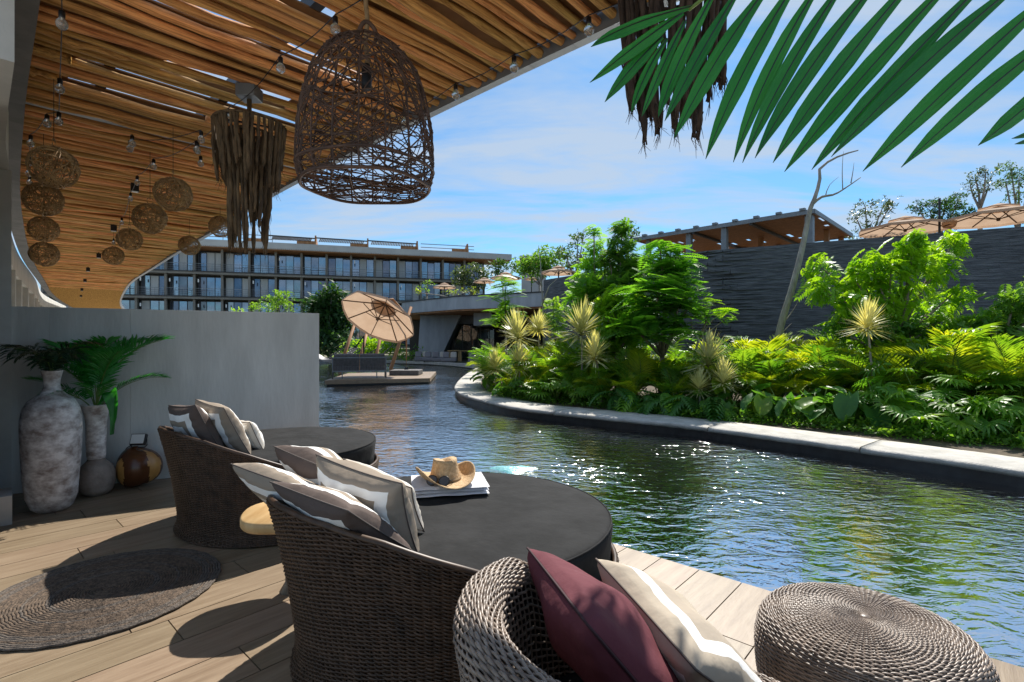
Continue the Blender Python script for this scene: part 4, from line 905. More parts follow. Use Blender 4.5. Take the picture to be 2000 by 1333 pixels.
MB().prism([(p.x, p.y) for p in (P(925, 0, 33), P(960, 0, 32), P(972, 0, 36), P(935, 0, 37))], 2.4, 3.2).build('hanging_beam', M['slab'], lg)
MB().prism([(p.x, p.y) for p in (P(868, 0, 36.5), P(928, 0, 36), P(930, 0, 36.5), P(868, 0, 37))], 2.6, 3.2).build('hanging_beam', M['concrete_dark'], lg)
for x in (885, 903, 920, 938, 956):
    p = P(x, 0, 37.5); MB().box((p.x, p.y, 1.35), (.06, .1, 2.6)).build('window_mullion', M['black_metal'], lg)
p0, p1 = P(880, 0, 37.6), P(965, 0, 37.6); MB().bar((p0.x, 37.6, 1.35), (p1.x, 37.6, 1.35), .02, 2.6).build('window_glass', M['glass'], lg)
def lowseat(px, Y, w, label):
    p = P(px, 0, Y); t = thing('lounge_sofa', label, 'seat', (p.x, p.y, CZ), random.uniform(-.2, .2), 'low seats inside the lounge')
    bevel(MB().box((0, 0, .17), (w, .8, .22)).build('base_cushion', M['sofa_cushion'], t), .05)
    for s_ in (-.25, .25): bevel(MB().box((s_*w, .2, .46), (w*.42, .18, .40), Matrix.Rotation(R(-18), 3, 'X')).build('back_cushion', M['sofa_cushion'] if s_ < 0 else M['beige_cushion'], t), .06)
    for sx in (-.4, .4):
        for sy in (-.3, .3): MB().box((sx*w, sy, .03), (.05, .05, .06)).build('leg', M['black_metal'], t)
for x, Y in ((824, 33.8), (842, 33.2), (858, 33), (878, 32.3), (930, 31.2)): lowseat(x, Y, .95, 'low grey cushioned seat in the shade of the lounge canopy')
def smalltable(px, Y, label):
    p = P(px, 0, Y); t = thing('lounge_table', label, 'table', (p.x, p.y, CZ), .3, 'wooden tables inside the lounge')
    MB().box((0, 0, .70), (.9, .7, .05)).build('table_top', M['stump'], t)
    for sx in (-.38, .38):
        for sy in (-.28, .28): MB().box((sx, sy, .34), (.06, .06, .68)).build('leg', M['stump'], t)
for x, Y in ((888, 34.5), (908, 34.2)): smalltable(x, Y, 'square pale wooden table in the shade of the lounge canopy')
# ------------------------------------------------------------------ slate wall and upper terrace
SW = [P(1062, 0, 26), P(1150, 0, 23.2), P(1240, 0, 20.7), P(1370, 0, 17.7), P(1500, 0, 16.7), P(1660, 0, 15.65), P(2000, 0, 13.84), P(2150, 0, 13.2), P(2350, 0, 12.4)]
swr = resample(SW, 1.0); SWT = 4.5
slw = thing('slate_wall', 'tall curved retaining wall of thin black slate courses behind the garden', 'wall')
b = MB(); swf = resample(SW, .25); swn = normals(swf)
for k in range(int(SWT/.05)):
    z = k*.05 + .025; i = 0
    while i < len(swf) - 1:
        j = min(len(swf) - 1, i + random.randint(2, 8)); pr_ = random.uniform(-.009, .009)
        nn3 = [(-m if m.y > 0 else m) for m in (swn[i], swn[j])]
        b.bar(Vector((swf[i].x, swf[i].y, z)) - nn3[0]*(.06 - pr_), Vector((swf[j].x, swf[j].y, z)) - nn3[1]*(.06 - pr_), .12, .049 - random.uniform(0, .005)); i = j
b.build('slate_course', M['slate'], slw)['kind'] = 'stuff'
MB().prism([(p.x, p.y + .12) for p in swr] + [(p.x + .3, p.y + .6) for p in swr[::-1]], -.5, SWT - .02).build('wall_core', M['facade_dark'], slw)
ut = struct(MB().prism([(p.x + .2, p.y + .5) for p in swr] + [(60, 12), (60, 120), (0, 120), (0, 52), (3.5, 40)], -.5, 3.75).build('upper_terrace', M['soil']))
# ------------------------------------------------------------------ pavilion roof above the wall
A, B_, C_ = Vector((17.7, 30, 0)), Vector((24.6, 37, 0)), Vector((9.2, 38.4, 0)); pv = thing('roof_pavilion', 'open pavilion with flat steel edged roof and brown slatted ceiling', 'pavilion')
ab, ac = (B_ - A), (C_ - A); ZR = 9.0; Dp = B_ + ac
for p, q in ((A, B_), (A, C_), (B_, Dp), (C_, Dp)): MB().bar(Vector((p.x, p.y, ZR + .02)), Vector((q.x, q.y, ZR + .02)), .10, .26).build('edge_beam', M['steel'], pv)
nsl = 44
for k in range(nsl):
    f = (k + .5)/nsl; p = A + ac*f + ab*.01; q = p + ab*.98; z = ZR - .03
    cuts = [0, 1]
    if random.random() < .32:
        g = random.uniform(.15, .8); cuts = [0, g, min(.97, g + random.uniform(.06, .14)), 1]
    for u, v in zip(cuts[::2], cuts[1::2]):
        s_, e_ = p + (q-p)*u, p + (q-p)*v; MB().bar(Vector((s_.x, s_.y, z)), Vector((e_.x, e_.y, z)), .262, .05).build('ceiling_slat', M['timber'], pv)
for f in (.3, .62):
    p = A + ac*f; q = p + ab; MB().bar(Vector((p.x, p.y, ZR - .14)), Vector((q.x, q.y, ZR - .14)), .16, .16).build('cross_beam', M['facade_dark'], pv)
for u, v, w in ((.03, .05, .42), (.45, .04, .35), (.66, .05, .35), (.06, .6, .30), (.4, .55, .3), (.6, .9, .3), (.85, .9, .3), (.93, .06, .3), (.4, .95, .3), (.05, .95, .3)):
    p = A + ac*u + ab*v; MB().box((p.x, p.y, (ZR + 3.7)/2 - .05), (w, w, ZR - 3.8), Matrix.Rotation(R(45), 3, 'Z')).build('column', M['steel'] if v < .1 else M['timber'], pv)
for k in range(9):
    p = A + ac*(.05 + .11*k); MB().box((p.x, p.y, ZR + .2), (.3, .3, .14), Matrix.Rotation(R(45), 3, 'Z')).build('roof_bracket', M['steel'], pv)
# ------------------------------------------------------------------ parasols
def canopy_mb(r, rise, n=8, hem=.10, sub=4):
    V = [(0, 0, rise)]; F = []
    for i in range(1, sub+1):
        f = i/sub
        for k in range(n*2):
            a = k/(n*2)*2*math.pi; rr = r*f*(1 if k % 2 == 0 else .955); V.append((rr*math.cos(a), rr*math.sin(a), rise*(1-f)**1.12 - (0 if k % 2 == 0 else .012*r*f)))
    for k in range(n*2): V.append((V[1 + (sub-1)*n*2 + k][0], V[1 + (sub-1)*n*2 + k][1], V[1 + (sub-1)*n*2 + k][2] - hem))
    m = n*2
    for k in range(m): F.append((0, 1 + k, 1 + (k+1) % m))
    for i in range(sub):
        for k in range(m): F.append((1 + i*m + k, 1 + (i+1)*m + k, 1 + (i+1)*m + (k+1) % m, 1 + i*m + (k+1) % m))
    return MB().add(V, F)
def parasol(loc, r, zc, label, group=None, rise=None, pole_off=None, tilt=None, mast=None, top=1.0):
    t = thing('parasol', label, 'parasol', loc, random.uniform(0, .7), group); rise = rise or r*.30
    hd = t
    head = link('canopy', canopy_mb(r, rise).mesh('canopy', M['canvas']), t, (0, 0, zc)); link('vent', canopy_mb(r*.36, rise*.42, hem=.05, sub=2).mesh('vent', M['canvas']), head, (0, 0, rise*.86))
    for k in range(8):
        a = k/8*2*math.pi; MB().bar((0, 0, rise - .06), (r*.985*math.cos(a), r*.985*math.sin(a), -.03), .03, .04).build('rib', M['wood_rib'], head)
        MB().bar((0, 0, -.10), (r*.5*math.cos(a), r*.5*math.sin(a), rise*.42 - .04), .02, .025).build('strut', M['wood_rib'], head)
    MB().lathe([(.05, -.16), (.06, -.14), (.06, -.06), (.05, -.04)], 10).build('hub', M['wood_rib'], head)
    if mast: mast(t, head)
    else:
        ox = (0, 0) if pole_off is None else pole_off
        MB().tube([(ox[0], ox[1], 0), (ox[0], ox[1], zc + rise*1.05 + top)], .045, 8).build('pole', M['black_metal'], t)
        MB().lathe([(.35, 0), (.35, .06), (.06, .10), (.06, .3)], 16, (ox[0], ox[1], 0)).build('base', M['concrete_dark'], t)
    return t, head
M['wood_rib'] = mat('dark_wood_rib', (.09, .045, .02), .6)
for x, y, w, Y, lab in [(868, 561, 46, 50, 'beige parasol on the lounge roof beside yellow shrubs'), (946, 550, 42, 47, 'small beige parasol half behind a larger one on the lounge roof'), (988, 543, 62, 44, 'broad beige parasol on the lounge roof above the feathery sapling'), (1038, 545, 26, 46, 'distant beige parasol partly behind the end of the slate wall'), (1091, 532, 70, 34, 'beige parasol standing above the end of the slate wall'), (727, 655, 30, 40, 'small pale parasol among the hedges behind the leaning posts')]:
    p = P(x, y, Y); base = 4.1 if x > 840 and x < 1060 else (3.75 if x > 900 else CZ)
    if x == 1038: base = 3.75
    parasol((p.x, p.y, base), w/2000*Y, p.z - base, lab, top=.1)
for x, y, w, Y, lab in [(1768, 446, 158, 22, 'beige double tiered parasol on the upper terrace next to the pavilion'), (1950, 424, 178, 20, 'beige double tiered parasol on the upper terrace under sparse trees')]:
    p = P(x, y, Y); parasol((p.x, p.y, 3.75), w/2000*Y, p.z - 3.75, lab, rise=.42, pole_off=(-.12, -1.2), top=.55)
# tilted parasol on the floating platform
FZ = .05
pl_pts = [Vector((-6.42, 17.55, 0)), Vector((-2.98, 18.6, 0)), Vector((-3.36, 22.7, 0)), Vector((-6.9, 21.6, 0))]
pf_ = thing('floating_platform', 'low beige platform standing in the pool with a sofa on it', 'platform')
MB().prism([(p.x, p.y) for p in grow(pl_pts, .97) and [Vector((x, y, 0)) for x, y in grow(pl_pts, .97)]], WATER_Z - .4, -.07).build('underframe', M['facade_dark'], pf_)
e1, e2 = (pl_pts[1] - pl_pts[0]), (pl_pts[3] - pl_pts[0])
for k in range(14):
    a, c = pl_pts[0] + e2*(k/14), pl_pts[0] + e2*((k+.97)/14); f1, f2 = (pl_pts[2] - pl_pts[1])*(k/14), (pl_pts[2] - pl_pts[1])*((k+.97)/14)
    MB().prism([(a.x, a.y), ((pl_pts[1] + f1).x, (pl_pts[1] + f1).y), ((pl_pts[1] + f2).x, (pl_pts[1] + f2).y), (c.x, c.y)], -.09, FZ).build('board', M['platform'] if 'platform' in M else M['deck'], pf_)
sf = thing('outdoor_sofa', 'grey rope back two seat sofa on the floating platform', 'sofa', (-5.52, 18.55, FZ), math.atan2(e1.y, e1.x))
b = MB()
for k in range(34): b.box((-.90 + k*.0545, 0, .50), (.040, .035, .46))
b.build('rope_back', M['sofa'], sf)['kind'] = 'stuff'
for s_ in (-1, 1): MB().tube([(s_*.93, 0, 0), (s_*.93, 0, .75), (s_*.93, .7, .60), (s_*.93, .74, 0)], .022, 6).build('arm_frame', M['steel'], sf, True)
MB().bar((-.95, 0, .75), (.95, 0, .75), .045, .04).build('top_rail', M['steel'], sf); MB().bar((-.95, 0, .26), (.95, 0, .26), .045, .05).build('bottom_rail', M['steel'], sf)
for s_ in (-1, 1):
    MB().bar((s_*.6, 0, 0), (s_*.6, 0, .26), .035, .035, (0, 1, 0)).build('leg', M['steel'], sf)
    bevel(MB().box((s_*.45, .40, .36), (.88, .72, .16)).build('seat_cushion', M['sofa_cushion'], sf), .04); bevel(MB().box((s_*.45, .13, .66), (.88, .17, .46), Matrix.Rotation(R(8), 3, 'X')).build('back_cushion', M['sofa'], sf), .05)
    bevel(MB().box((s_*.93 - s_*.05, .38, .60), (.1, .55, .3)).build('side_cushion', M['beige_cushion'], sf), .04)
def mast(t, head):
    ax = Vector((.26, .58, .80)).normalized(); head.rotation_euler = ax.to_track_quat('Z', 'Y').to_euler(); inv = t.rotation_euler.z; t.rotation_euler.z = 0
    MB().tube([(.92, .75, .12), (.92, .75, 1.75), (.80, 1.0, 2.5), (.35, .85, 3.05), (.16, .40, 2.98)], .045, 8).build('mast', M['timber'], t, True)
    bevel(MB().box((.95, .6, .10), (1.15, .95, .2)).build('base', M['sofa'], t), .02); MB().lathe([(.09, .2), (.08, .24), (.06, .3)], 12, (.92, .75, 0)).build('base_collar', M['black_metal'], t)
parasol((-5.18, 19.9, FZ), 1.50, 2.28, rise=.72, label='tilted beige cantilever parasol on the floating platform by the sofa', mast=mast)
# leaning posts with black net hammocks
for k, (x0, y0, x1, y1) in enumerate([(664, 694, 694, 630), (699, 694, 718, 645), (729, 694, 748, 640), (764, 706, 803, 600)]):
    a, c = P(x0, y0, 27), P(x1, y1, 28.2); t = thing('leaning_post', 'slanted red brown timber post rising from the pool beside the hammocks', 'post', (a.x, a.y, -.3), 0, 'leaning timber posts in the pool')
    MB().tube([(0, 0, -.6), (0, 0, .3), tuple(c - Vector((a.x, a.y, -.3)))], [.10, .10, .075], 8).build('timber', M['timber'], t, True)
    MB().tube([tuple((c - Vector((a.x, a.y, -.3)))*.55), (-.7, 0, .75), (-1.5, .2, .62)], .03, 5).build('hammock_strap', M['black_metal'], t)
hm = thing('net_hammock', 'black net hammock slung low over the water by the wall', 'hammock', P(648, 690, 24) - Vector((0, 0, .0)))
V = []; F = []
for i in range(9):
    for k in range(7):
        u, v = i/8*2-1, k/6*2-1; V.append((u*1.1, v*.5, -.45*(1-u*u)*(1-.3*v*v) + .25*abs(u)**3))
for i in range(8):
    for k in range(6): F.append((i*7+k, i*7+k+1, (i+1)*7+k+1, (i+1)*7+k))
MB().add(V, F).build('net', M['black_metal'], hm, True); MB().tube([(-1.1, 0, .25), (-1.6, 0, .9), (-1.6, 0, -.9)], .04, 6).build('support_post', M['black_metal'], hm); MB().tube([(1.1, 0, .25), (1.5, 0, .8), (1.5, 0, -.9)], .04, 6).build('support_post', M['black_metal'], hm)
jt = MB(); n = 28
V = [(0, 0, .05)]; F = []
for q in range(1, 6):
    for a in range(n):
        t = a/n*2*math.pi; r = .34*q/5*(1 + .25*math.sin(3*t) + .12*math.sin(7*t)); V.append((r*1.25*math.cos(t), r*.7*math.sin(t), .045*(1-(q/5)**2) + .012*math.sin(5*t+q*2) - (.02 if q == 5 else 0)))
for a in range(n): F.append((0, 1+a, 1+(a+1) % n))
for q in range(4):
    for a in range(n): F.append((1+q*n+a, 1+(q+1)*n+a, 1+(q+1)*n+(a+1) % n, 1+q*n+(a+1) % n))
p = G(1003, 917, WATER_Z); tag(jt.add(np.array(V)*np.array((.62, .7, .5)), F).build('water_jet', M['foam'], None, True, (p.x, p.y, WATER_Z + .004)), 'pale turquoise patch of churned water beyond the hat daybed', 'water jet')
# small rooftop block far behind
fb = thing('far_roof_block', 'distant pale flat roofed block above the treetops', 'building', P(1042, 510, 95) * 1)
fb.location.z = 0
MB().box((0, 0, 7.5), (4.4, 4, 15)).build('wall', M['facade_pale'], fb); MB().box((0, 0, 16.6), (5.2, 5, .5)).build('roof', M['facade_pale'], fb); MB().box((0, 0, 15.7), (4.6, 4.2, 1.4)).build('wall', M['timber'], fb)

# ================================================================== PLANTS
def tri_mesh(name, V, F, mats, mi=None, smooth=False):
    me = bpy.data.meshes.new(name); V = np.ascontiguousarray(V, np.float32); F = np.ascontiguousarray(F, np.int32)
    me.vertices.add(len(V)); me.vertices.foreach_set('co', V.ravel()); me.loops.add(F.size); me.loops.foreach_set('vertex_index', F.ravel())
    me.polygons.add(len(F)); me.polygons.foreach_set('loop_start', np.arange(0, F.size, 3, dtype=np.int32))
    for m in mats: me.materials.append(m)
    if mi is not None: me.polygons.foreach_set('material_index', np.asarray(mi, np.int32))
    me.update(calc_edges=True); return me
def leaf_quad(c, d, n, l, w):
    d = d/np.linalg.norm(d); s = np.cross(d, n); s /= np.linalg.norm(s) + 1e-9
    return [c, c + d*l*.45 + s*w/2 + n*w*.1, c + d*l, c + d*l*.45 - s*w/2 + n*w*.1], [(0, 1, 2), (0, 2, 3)]
def spray(kind, seed):
    r_ = np.random.default_rng(seed); V = []; F = []
    def put(c, d, n, l, w):
        v, f = leaf_quad(np.array(c), np.array(d), np.array(n), l, w); o = len(V); V.extend(v); F.extend([tuple(i+o for i in q) for q in f])
    if kind == 'twig':
        for k in range(11):
            f = .15 + .85*k/10; c = np.array((f, r_.normal(0, .1), .1*math.sin(f*3) + r_.normal(0, .1))); d = np.array((.6, r_.normal(0, .8), r_.normal(-.1, .5))); n = np.array((r_.normal(0, .4), r_.normal(0, .4), 1.0)); put(c, d, n/np.linalg.norm(n), .34, .15)
    elif kind == 'pinnate':
        for k in range(9):
            f = .2 + .8*k/8; z = .12*f - .38*f*f; c = np.array((f*.95, 0, z))
            for s in (-1, 1): put(c, (.55, s*.85, -.32 + r_.normal(0, .12)), (0, s*.25, 1), .34*(1-.45*abs(f-.5)), .115)
        put((.95, 0, -.26), (1, 0, -.4), (0, 0, 1), .3, .11)
    elif kind == 'feather':
        for k in range(15):
            f = .12 + .88*k/14; z = .10*f - .22*f*f; c = np.array((f, 0, z)); L = .24*math.sin(math.pi*min(1, f*.85+.12))**.6
            for s in (-1, 1): put(c, (.35, s*.9, -.05), (0, 0, 1), L, .072)
    return np.array(V), np.array(F)
TW = [spray('twig', i) for i in range(4)]; PN = [spray('pinnate', i) for i in range(3)]; FE = [spray('feather', i) for i in range(3)]
SPR = dict(twig=TW, pinnate=PN, feather=FE)
def rand_rot(r_, n, pitch, roll):
    yaw = r_.uniform(0, 2*np.pi, n); p = r_.normal(pitch[0], pitch[1], n); q = r_.normal(0, roll, n)
    cy, sy, cp, sp, cr_, sr = np.cos(yaw), np.sin(yaw), np.cos(p), np.sin(p), np.cos(q), np.sin(q); M_ = np.empty((n, 3, 3))
    M_[:, 0, 0] = cy*cp; M_[:, 0, 1] = cy*sp*sr - sy*cr_; M_[:, 0, 2] = cy*sp*cr_ + sy*sr
    M_[:, 1, 0] = sy*cp; M_[:, 1, 1] = sy*sp*sr + cy*cr_; M_[:, 1, 2] = sy*sp*cr_ - cy*sr
    M_[:, 2, 0] = -sp; M_[:, 2, 1] = cp*sr; M_[:, 2, 2] = cp*cr_; return M_
def tree(name, label, clumps, Y, base, kind, size, dens, leafm, barkm='bark', trunk=.07, seed=0, group=None, cat='tree', spread=.8, flat=.8, pitch=(-.1, .4), roll=.35, limbs=True):
    """clumps: (px, py, radius px) of leaf masses at depth about Y; base: foot of the trunk"""
    r_ = np.random.default_rng(seed + 100); base = Vector(base); t = thing(name, label, cat, base, 0, group); VV = []; FF = []; o = 0; cs = []
    for (x, y, r) in clumps:
        yy = Y + r_.normal(0, 1)*spread*r*Y/1000*.8; c = P(x, y, yy) - base; R_ = r*yy/1000; cs.append((c, R_))
        n = max(5, int(dens*(r/30)**2))
        d = r_.normal(size=(n, 3)); d /= np.linalg.norm(d, axis=1)[:, None]; rad = r_.uniform(.15, 1, n)**.55; pos = np.array(c) + d*rad[:, None]*R_*np.array((1, 1, flat))
        Rm = rand_rot(r_, n, pitch, roll); sc = size*r_.uniform(.65, 1.25, n)
        for tv in range(len(SPR[kind])):
            sel = np.arange(n) % len(SPR[kind]) == tv
            if not sel.any(): continue
            V, F = SPR[kind][tv]; V2 = np.einsum('nij,vj->nvi', Rm[sel], V - np.array((.4, 0, 0)))*sc[sel][:, None, None] + pos[sel][:, None, :]
            m = sel.sum(); F2 = F[None] + (np.arange(m)*len(V))[:, None, None] + o; VV.append(V2.reshape(-1, 3)); FF.append(F2.reshape(-1, 3)); o += m*len(V)
    link('crown', tri_mesh('crown', np.concatenate(VV), np.concatenate(FF), [M[leafm]]), t)
    b = MB(); top = max(cs, key=lambda q: q[0].z); lowest = min(c.z - r for c, r in cs); cx = sum((c for c, r in cs), Vector())/len(cs)
    fork = Vector((cx.x*.6, cx.y*.6, max(.3, lowest*.9 if lowest > 0 else cx.z*.35)))
    b.tube([(0, 0, -.05), (fork.x*.35 + .03, fork.y*.35, fork.z*.45), tuple(fork)], [trunk*1.25, trunk, trunk*.8], 8)
    if limbs:
        for c, r in cs:
            mid = fork + (c - fork)*.5 + Vector((r_.normal(0, .06), r_.normal(0, .06), .05)); b.tube([tuple(fork), tuple(mid), tuple(c), tuple(c + Vector((r_.normal(0, .3)*r, 0, r*.5)))], [trunk*.6, trunk*.4, trunk*.22, trunk*.08], 5)
    b.build('trunk', M[barkm], t, True); return t
def yin(px): return float(np.interp(px, [941, 960, 982, 1080, 1186, 1330, 1505, 1750, 2000, 2200], [15.5, 13.2, 12.0, 10.8, 9.9, 8.95, 8.05, 7.0, 6.2, 5.7]))
def foot(px, off): Y = yin(px) + off + .22; return Vector(((px-1000)/1000*Y, Y, CZ - .03))
# --- trees with their own look
tree('feathery_tree', 'slim feathery green sapling with a pointed top in the garden bed', [(1160, 452, 15), (1161, 485, 22), (1158, 520, 30), (1146, 556, 36), (1130, 585, 30), (1172, 575, 34), (1150, 610, 40)], 14.5, (2.3, 14.5, 0), 'feather', .42, 95, 'feather', seed=1, pitch=(.25, .35))
tree('feathery_tree', 'fuller feathery green tree beside the pointed sapling', [(1213, 448, 20), (1212, 482, 27), (1208, 520, 38), (1236, 520, 32), (1190, 500, 22), (1222, 560, 44), (1196, 585, 38), (1240, 600, 40)], 13.5, (2.9, 13.5, 0), 'feather', .45, 95, 'midleaf', seed=2, pitch=(.25, .35))
tree('broad_leaf_tree', 'bright yellow green leafy tree just below the feathery pair', [(1200, 575, 30), (1180, 600, 26), (1222, 600, 26), (1205, 630, 36), (1185, 650, 30), (1230, 650, 32)], 12.2, (2.5, 12.2, 0), 'pinnate', .42, 46, 'bright', seed=3, pitch=(.35, .4))
tree('layered_tree', 'layered tree with broad flat feathery leaf sprays before the slate wall', [(1290, 492, 30), (1315, 510, 42), (1300, 540, 48), (1285, 575, 52), (1330, 560, 40), (1262, 610, 48), (1310, 610, 46), (1290, 645, 44), (1345, 600, 30), (1240, 640, 34)], 11.4, (3.3, 11.4, 0), 'feather', .98, 13, 'feather', seed=4, pitch=(.06, .16), roll=.12)
tree('layered_sapling', 'low outreaching branch of round flat leaf sprays over the slate wall', [(1375, 603, 18), (1405, 612, 22), (1420, 622, 14), (1350, 628, 20), (1392, 590, 10)], 11.0, (3.7, 11.2, 0), 'feather', .5, 16, 'bright', seed=5, pitch=(0, .2), roll=.15, trunk=.03)
tree('layered_sapling', 'slender feathery sapling in front of the lounge canopy edge', [(985, 545, 14), (990, 562, 24), (985, 585, 28), (1000, 605, 26), (975, 620, 30)], 17, (-.2, 17, 0), 'feather', .75, 26, 'bright', seed=6, pitch=(.02, .2), roll=.15, trunk=.035)
tree('layered_sapling', 'rounded green sapling in front of the end of the slate wall', [(1080, 598, 22), (1098, 612, 20), (1070, 625, 22), (1088, 640, 24)], 15.5, (1.25, 15.5, 0), 'feather', .55, 28, 'midleaf', seed=7, pitch=(.1, .25), trunk=.035)
tree('pinnate_tree', 'wide bright green tree with drooping leaflets against the slate wall', [(1602, 520, 32), (1622, 560, 38), (1595, 560, 24), (1650, 590, 36), (1668, 545, 30), (1700, 510, 36), (1690, 560, 34), (1740, 530, 46), (1765, 485, 36), (1785, 462, 24), (1780, 510, 30), (1745, 585, 40), (1780, 570, 34), (1845, 478, 34), (1868, 468, 20), (1838, 520, 32), (1860, 575, 30), (1825, 600, 34), (1845, 625, 28), (1650, 632, 28), (1720, 610, 34)], 10.4, (7.9, 10.4, 0), 'pinnate', .40, 23, 'bright', 'bark', .06, seed=8, pitch=(.4, .4))
tree('pinnate_tree', 'bright leafy branch group rising from the palms by the slate wall', [(1985, 580, 32), (1960, 610, 34), (1915, 620, 26), (1930, 640, 30), (1890, 640, 22), (1995, 640, 34), (2040, 560, 40)], 9.3, (9.0, 9.3, 0), 'pinnate', .38, 32, 'midleaf', seed=9, pitch=(.4, .4))
tree('dark_shrub', 'dark leafy shrub at the foot of the wide bright tree', [(1640, 650, 28), (1665, 625, 26), (1770, 640, 34), (1720, 650, 30), (1810, 650, 28)], 10.2, (7.2, 10.3, 0), 'twig', .34, 42, 'midleaf', seed=10, cat='shrub')
# --- far trees
far = [('dense_tree', 'large dark round tree between the privacy wall and the tilted parasol', [(648, 575, 18), (640, 600, 32), (660, 615, 34), (630, 630, 34), (655, 645, 38), (640, 670, 34), (618, 600, 22), (668, 590, 16)], 33, 'twig', 1.15, 60, 'darkleaf', CZ),
 ('green_shrub', 'pale green shrub top showing over the privacy wall before the hotel', [(540, 590, 18), (556, 580, 14), (530, 602, 16), (565, 600, 14), (505, 603, 13)], 46, 'twig', .9, 60, 'midleaf', CZ),
 ('green_shrub', 'low yellow green shrub top by the hotel over the wall', [(470, 607, 8), (455, 610, 8)], 46, 'twig', .7, 50, 'bright', CZ),
 ('hedge_shrub', 'bright hedge behind the leaning posts', [(690, 680, 18), (712, 675, 20), (735, 672, 20), (757, 678, 18), (700, 695, 18), (728, 692, 18), (775, 690, 16)], 38, 'twig', .8, 65, 'bright', CZ),
 ('hedge_shrub', 'green shrub at the foot of the leaning concrete wall', [(800, 692, 13), (815, 690, 13), (790, 697, 10)], 34.5, 'twig', .6, 60, 'midleaf', CZ),
 ('hedge_shrub', 'dark garden shrub beside the black hammock', [(645, 682, 18), (668, 686, 16), (625, 684, 18)], 36, 'twig', .8, 55, 'midleaf', CZ),
 ('terrace_tree', 'grey green bushy tree at the hotel end of the lounge roof', [(905, 540, 20), (925, 530, 22), (900, 555, 18), (945, 540, 18), (930, 556, 20)], 55, 'twig', 1.1, 70, 'greyleaf', 4.1),
 ('terrace_tree', 'small round tree left of the roof parasols', [(835, 553, 9), (832, 565, 10)], 52, 'twig', .8, 50, 'midleaf', 4.1),
 ('terrace_shrub', 'yellow flowering shrub under a roof parasol', [(880, 570, 9), (893, 572, 7), (925, 567, 9), (905, 568, 9), (815, 572, 7)], 48, 'twig', .6, 50, 'areca_yellow', 4.1),
 ('terrace_tree', 'dark low tree line beyond the lounge roof', [(985, 520, 16), (965, 525, 15), (1005, 520, 16), (975, 535, 16)], 60, 'twig', 1.2, 60, 'darkleaf', 4.1),
 ('terrace_tree', 'tall green tree beyond the parasols at the slate wall end', [(1035, 518, 20), (1060, 505, 22), (1072, 520, 20), (1050, 530, 22), (1020, 530, 18), (1085, 500, 16)], 44, 'twig', 1.0, 75, 'midleaf', 3.75),
 ('terrace_tree', 'thin dark tree with gaps behind the feathery saplings', [(1105, 495, 18), (1128, 470, 18), (1115, 520, 20), (1135, 500, 18), (1140, 460, 12)], 34, 'twig', .75, 48, 'darkleaf', 3.75),
 ('terrace_tree', 'dark round topped tree behind the fuller feathery tree', [(1222, 440, 14), (1240, 450, 14), (1205, 450, 12), (1235, 468, 14)], 30, 'twig', .6, 50, 'darkleaf', 3.75),
 ('terrace_tree', 'sparse tree between the pavilion and the first big parasol', [(1690, 405, 24), (1722, 410, 24), (1672, 425, 16), (1700, 440, 18), (1740, 398, 16), (1685, 460, 20)], 25, 'twig', .42, 40, 'greyleaf', 3.75),
 ('terrace_tree', 'dense dark tree behind the gap between the big parasols', [(1815, 410, 22), (1845, 405, 24), (1870, 395, 22), (1790, 405, 14), (1855, 430, 24), (1880, 420, 20), (1830, 440, 20)], 27, 'twig', .5, 62, 'darkleaf', 3.75),
 ('terrace_tree', 'tall sparse tree rising beside the second big parasol', [(1905, 350, 20), (1925, 340, 22), (1895, 365, 16), (1932, 362, 18), (1912, 375, 16)], 25, 'twig', .36, 44, 'greyleaf', 3.75),
 ('terrace_tree', 'tall airy tree above the second big parasol', [(1975, 335, 24), (1990, 355, 24), (1965, 360, 18), (1985, 378, 20), (2015, 330, 30), (1995, 425, 20)], 25, 'twig', .38, 46, 'darkleaf', 3.75)]
for k, (nm, lab, cl, Y, kd, sz, de, lm, bz) in enumerate(far):
    cx = sum(c[0] for c in cl)/len(cl); bs = Vector(((cx-1000)/1000*Y, Y, bz)); tree(nm, lab, cl, Y, bs, kd, sz, de, lm, 'bark_grey', .11 if Y > 24 else .08, seed=40+k, cat='shrub' if 'shrub' in nm else 'tree')
# --- bare leaning trunk
bt = thing('bare_tree', 'bare leaning grey tree trunk with a few leafless branches', 'tree', (6.05, 11.6, 0)); o0_ = Vector((6.05, 11.6, 0))
pts = [P(1518, 690, 11.6), P(1524, 640, 11.6), P(1548, 560, 11.6), P(1568, 480, 11.7), P(1582, 410, 11.7), P(1594, 380, 11.7), P(1602, 345, 11.8), P(1600, 332, 11.8), P(1615, 318, 11.8), P(1642, 304, 11.8), P(1676, 294, 11.8)]
tk = MB().tube([tuple(p - o0_) for p in resample([Vector((6.05, 11.6, 0))] + pts, .25)], np.interp(np.linspace(0, 1, len(resample([Vector((6.05, 11.6, 0))] + pts, .25))), [0, .3, .6, .8, 1], [.085, .075, .058, .036, .013]), 9).build('trunk', M['bark_grey'], bt, True)
for br in [[(1588, 398), (1605, 385), (1630, 380), (1655, 365), (1681, 347)], [(1646, 370), (1645, 340), (1646, 310), (1648, 296)], [(1662, 358), (1666, 335), (1668, 318)], [(1612, 384), (1618, 365), (1630, 352), (1638, 346)], [(1530, 632), (1545, 612), (1556, 595), (1562, 580)], [(1528, 650), (1538, 640), (1546, 632)]]:
    q = [P(x, y, 11.7) - o0_ for x, y in br]; big = br[0][0] == 1588
    MB().tube([tuple(v) for v in resample(q, .12)], np.linspace(.036 if big else .012, .008 if big else .003, len(resample(q, .12))), 6).build('branch', M['bark_grey'], bt, True)
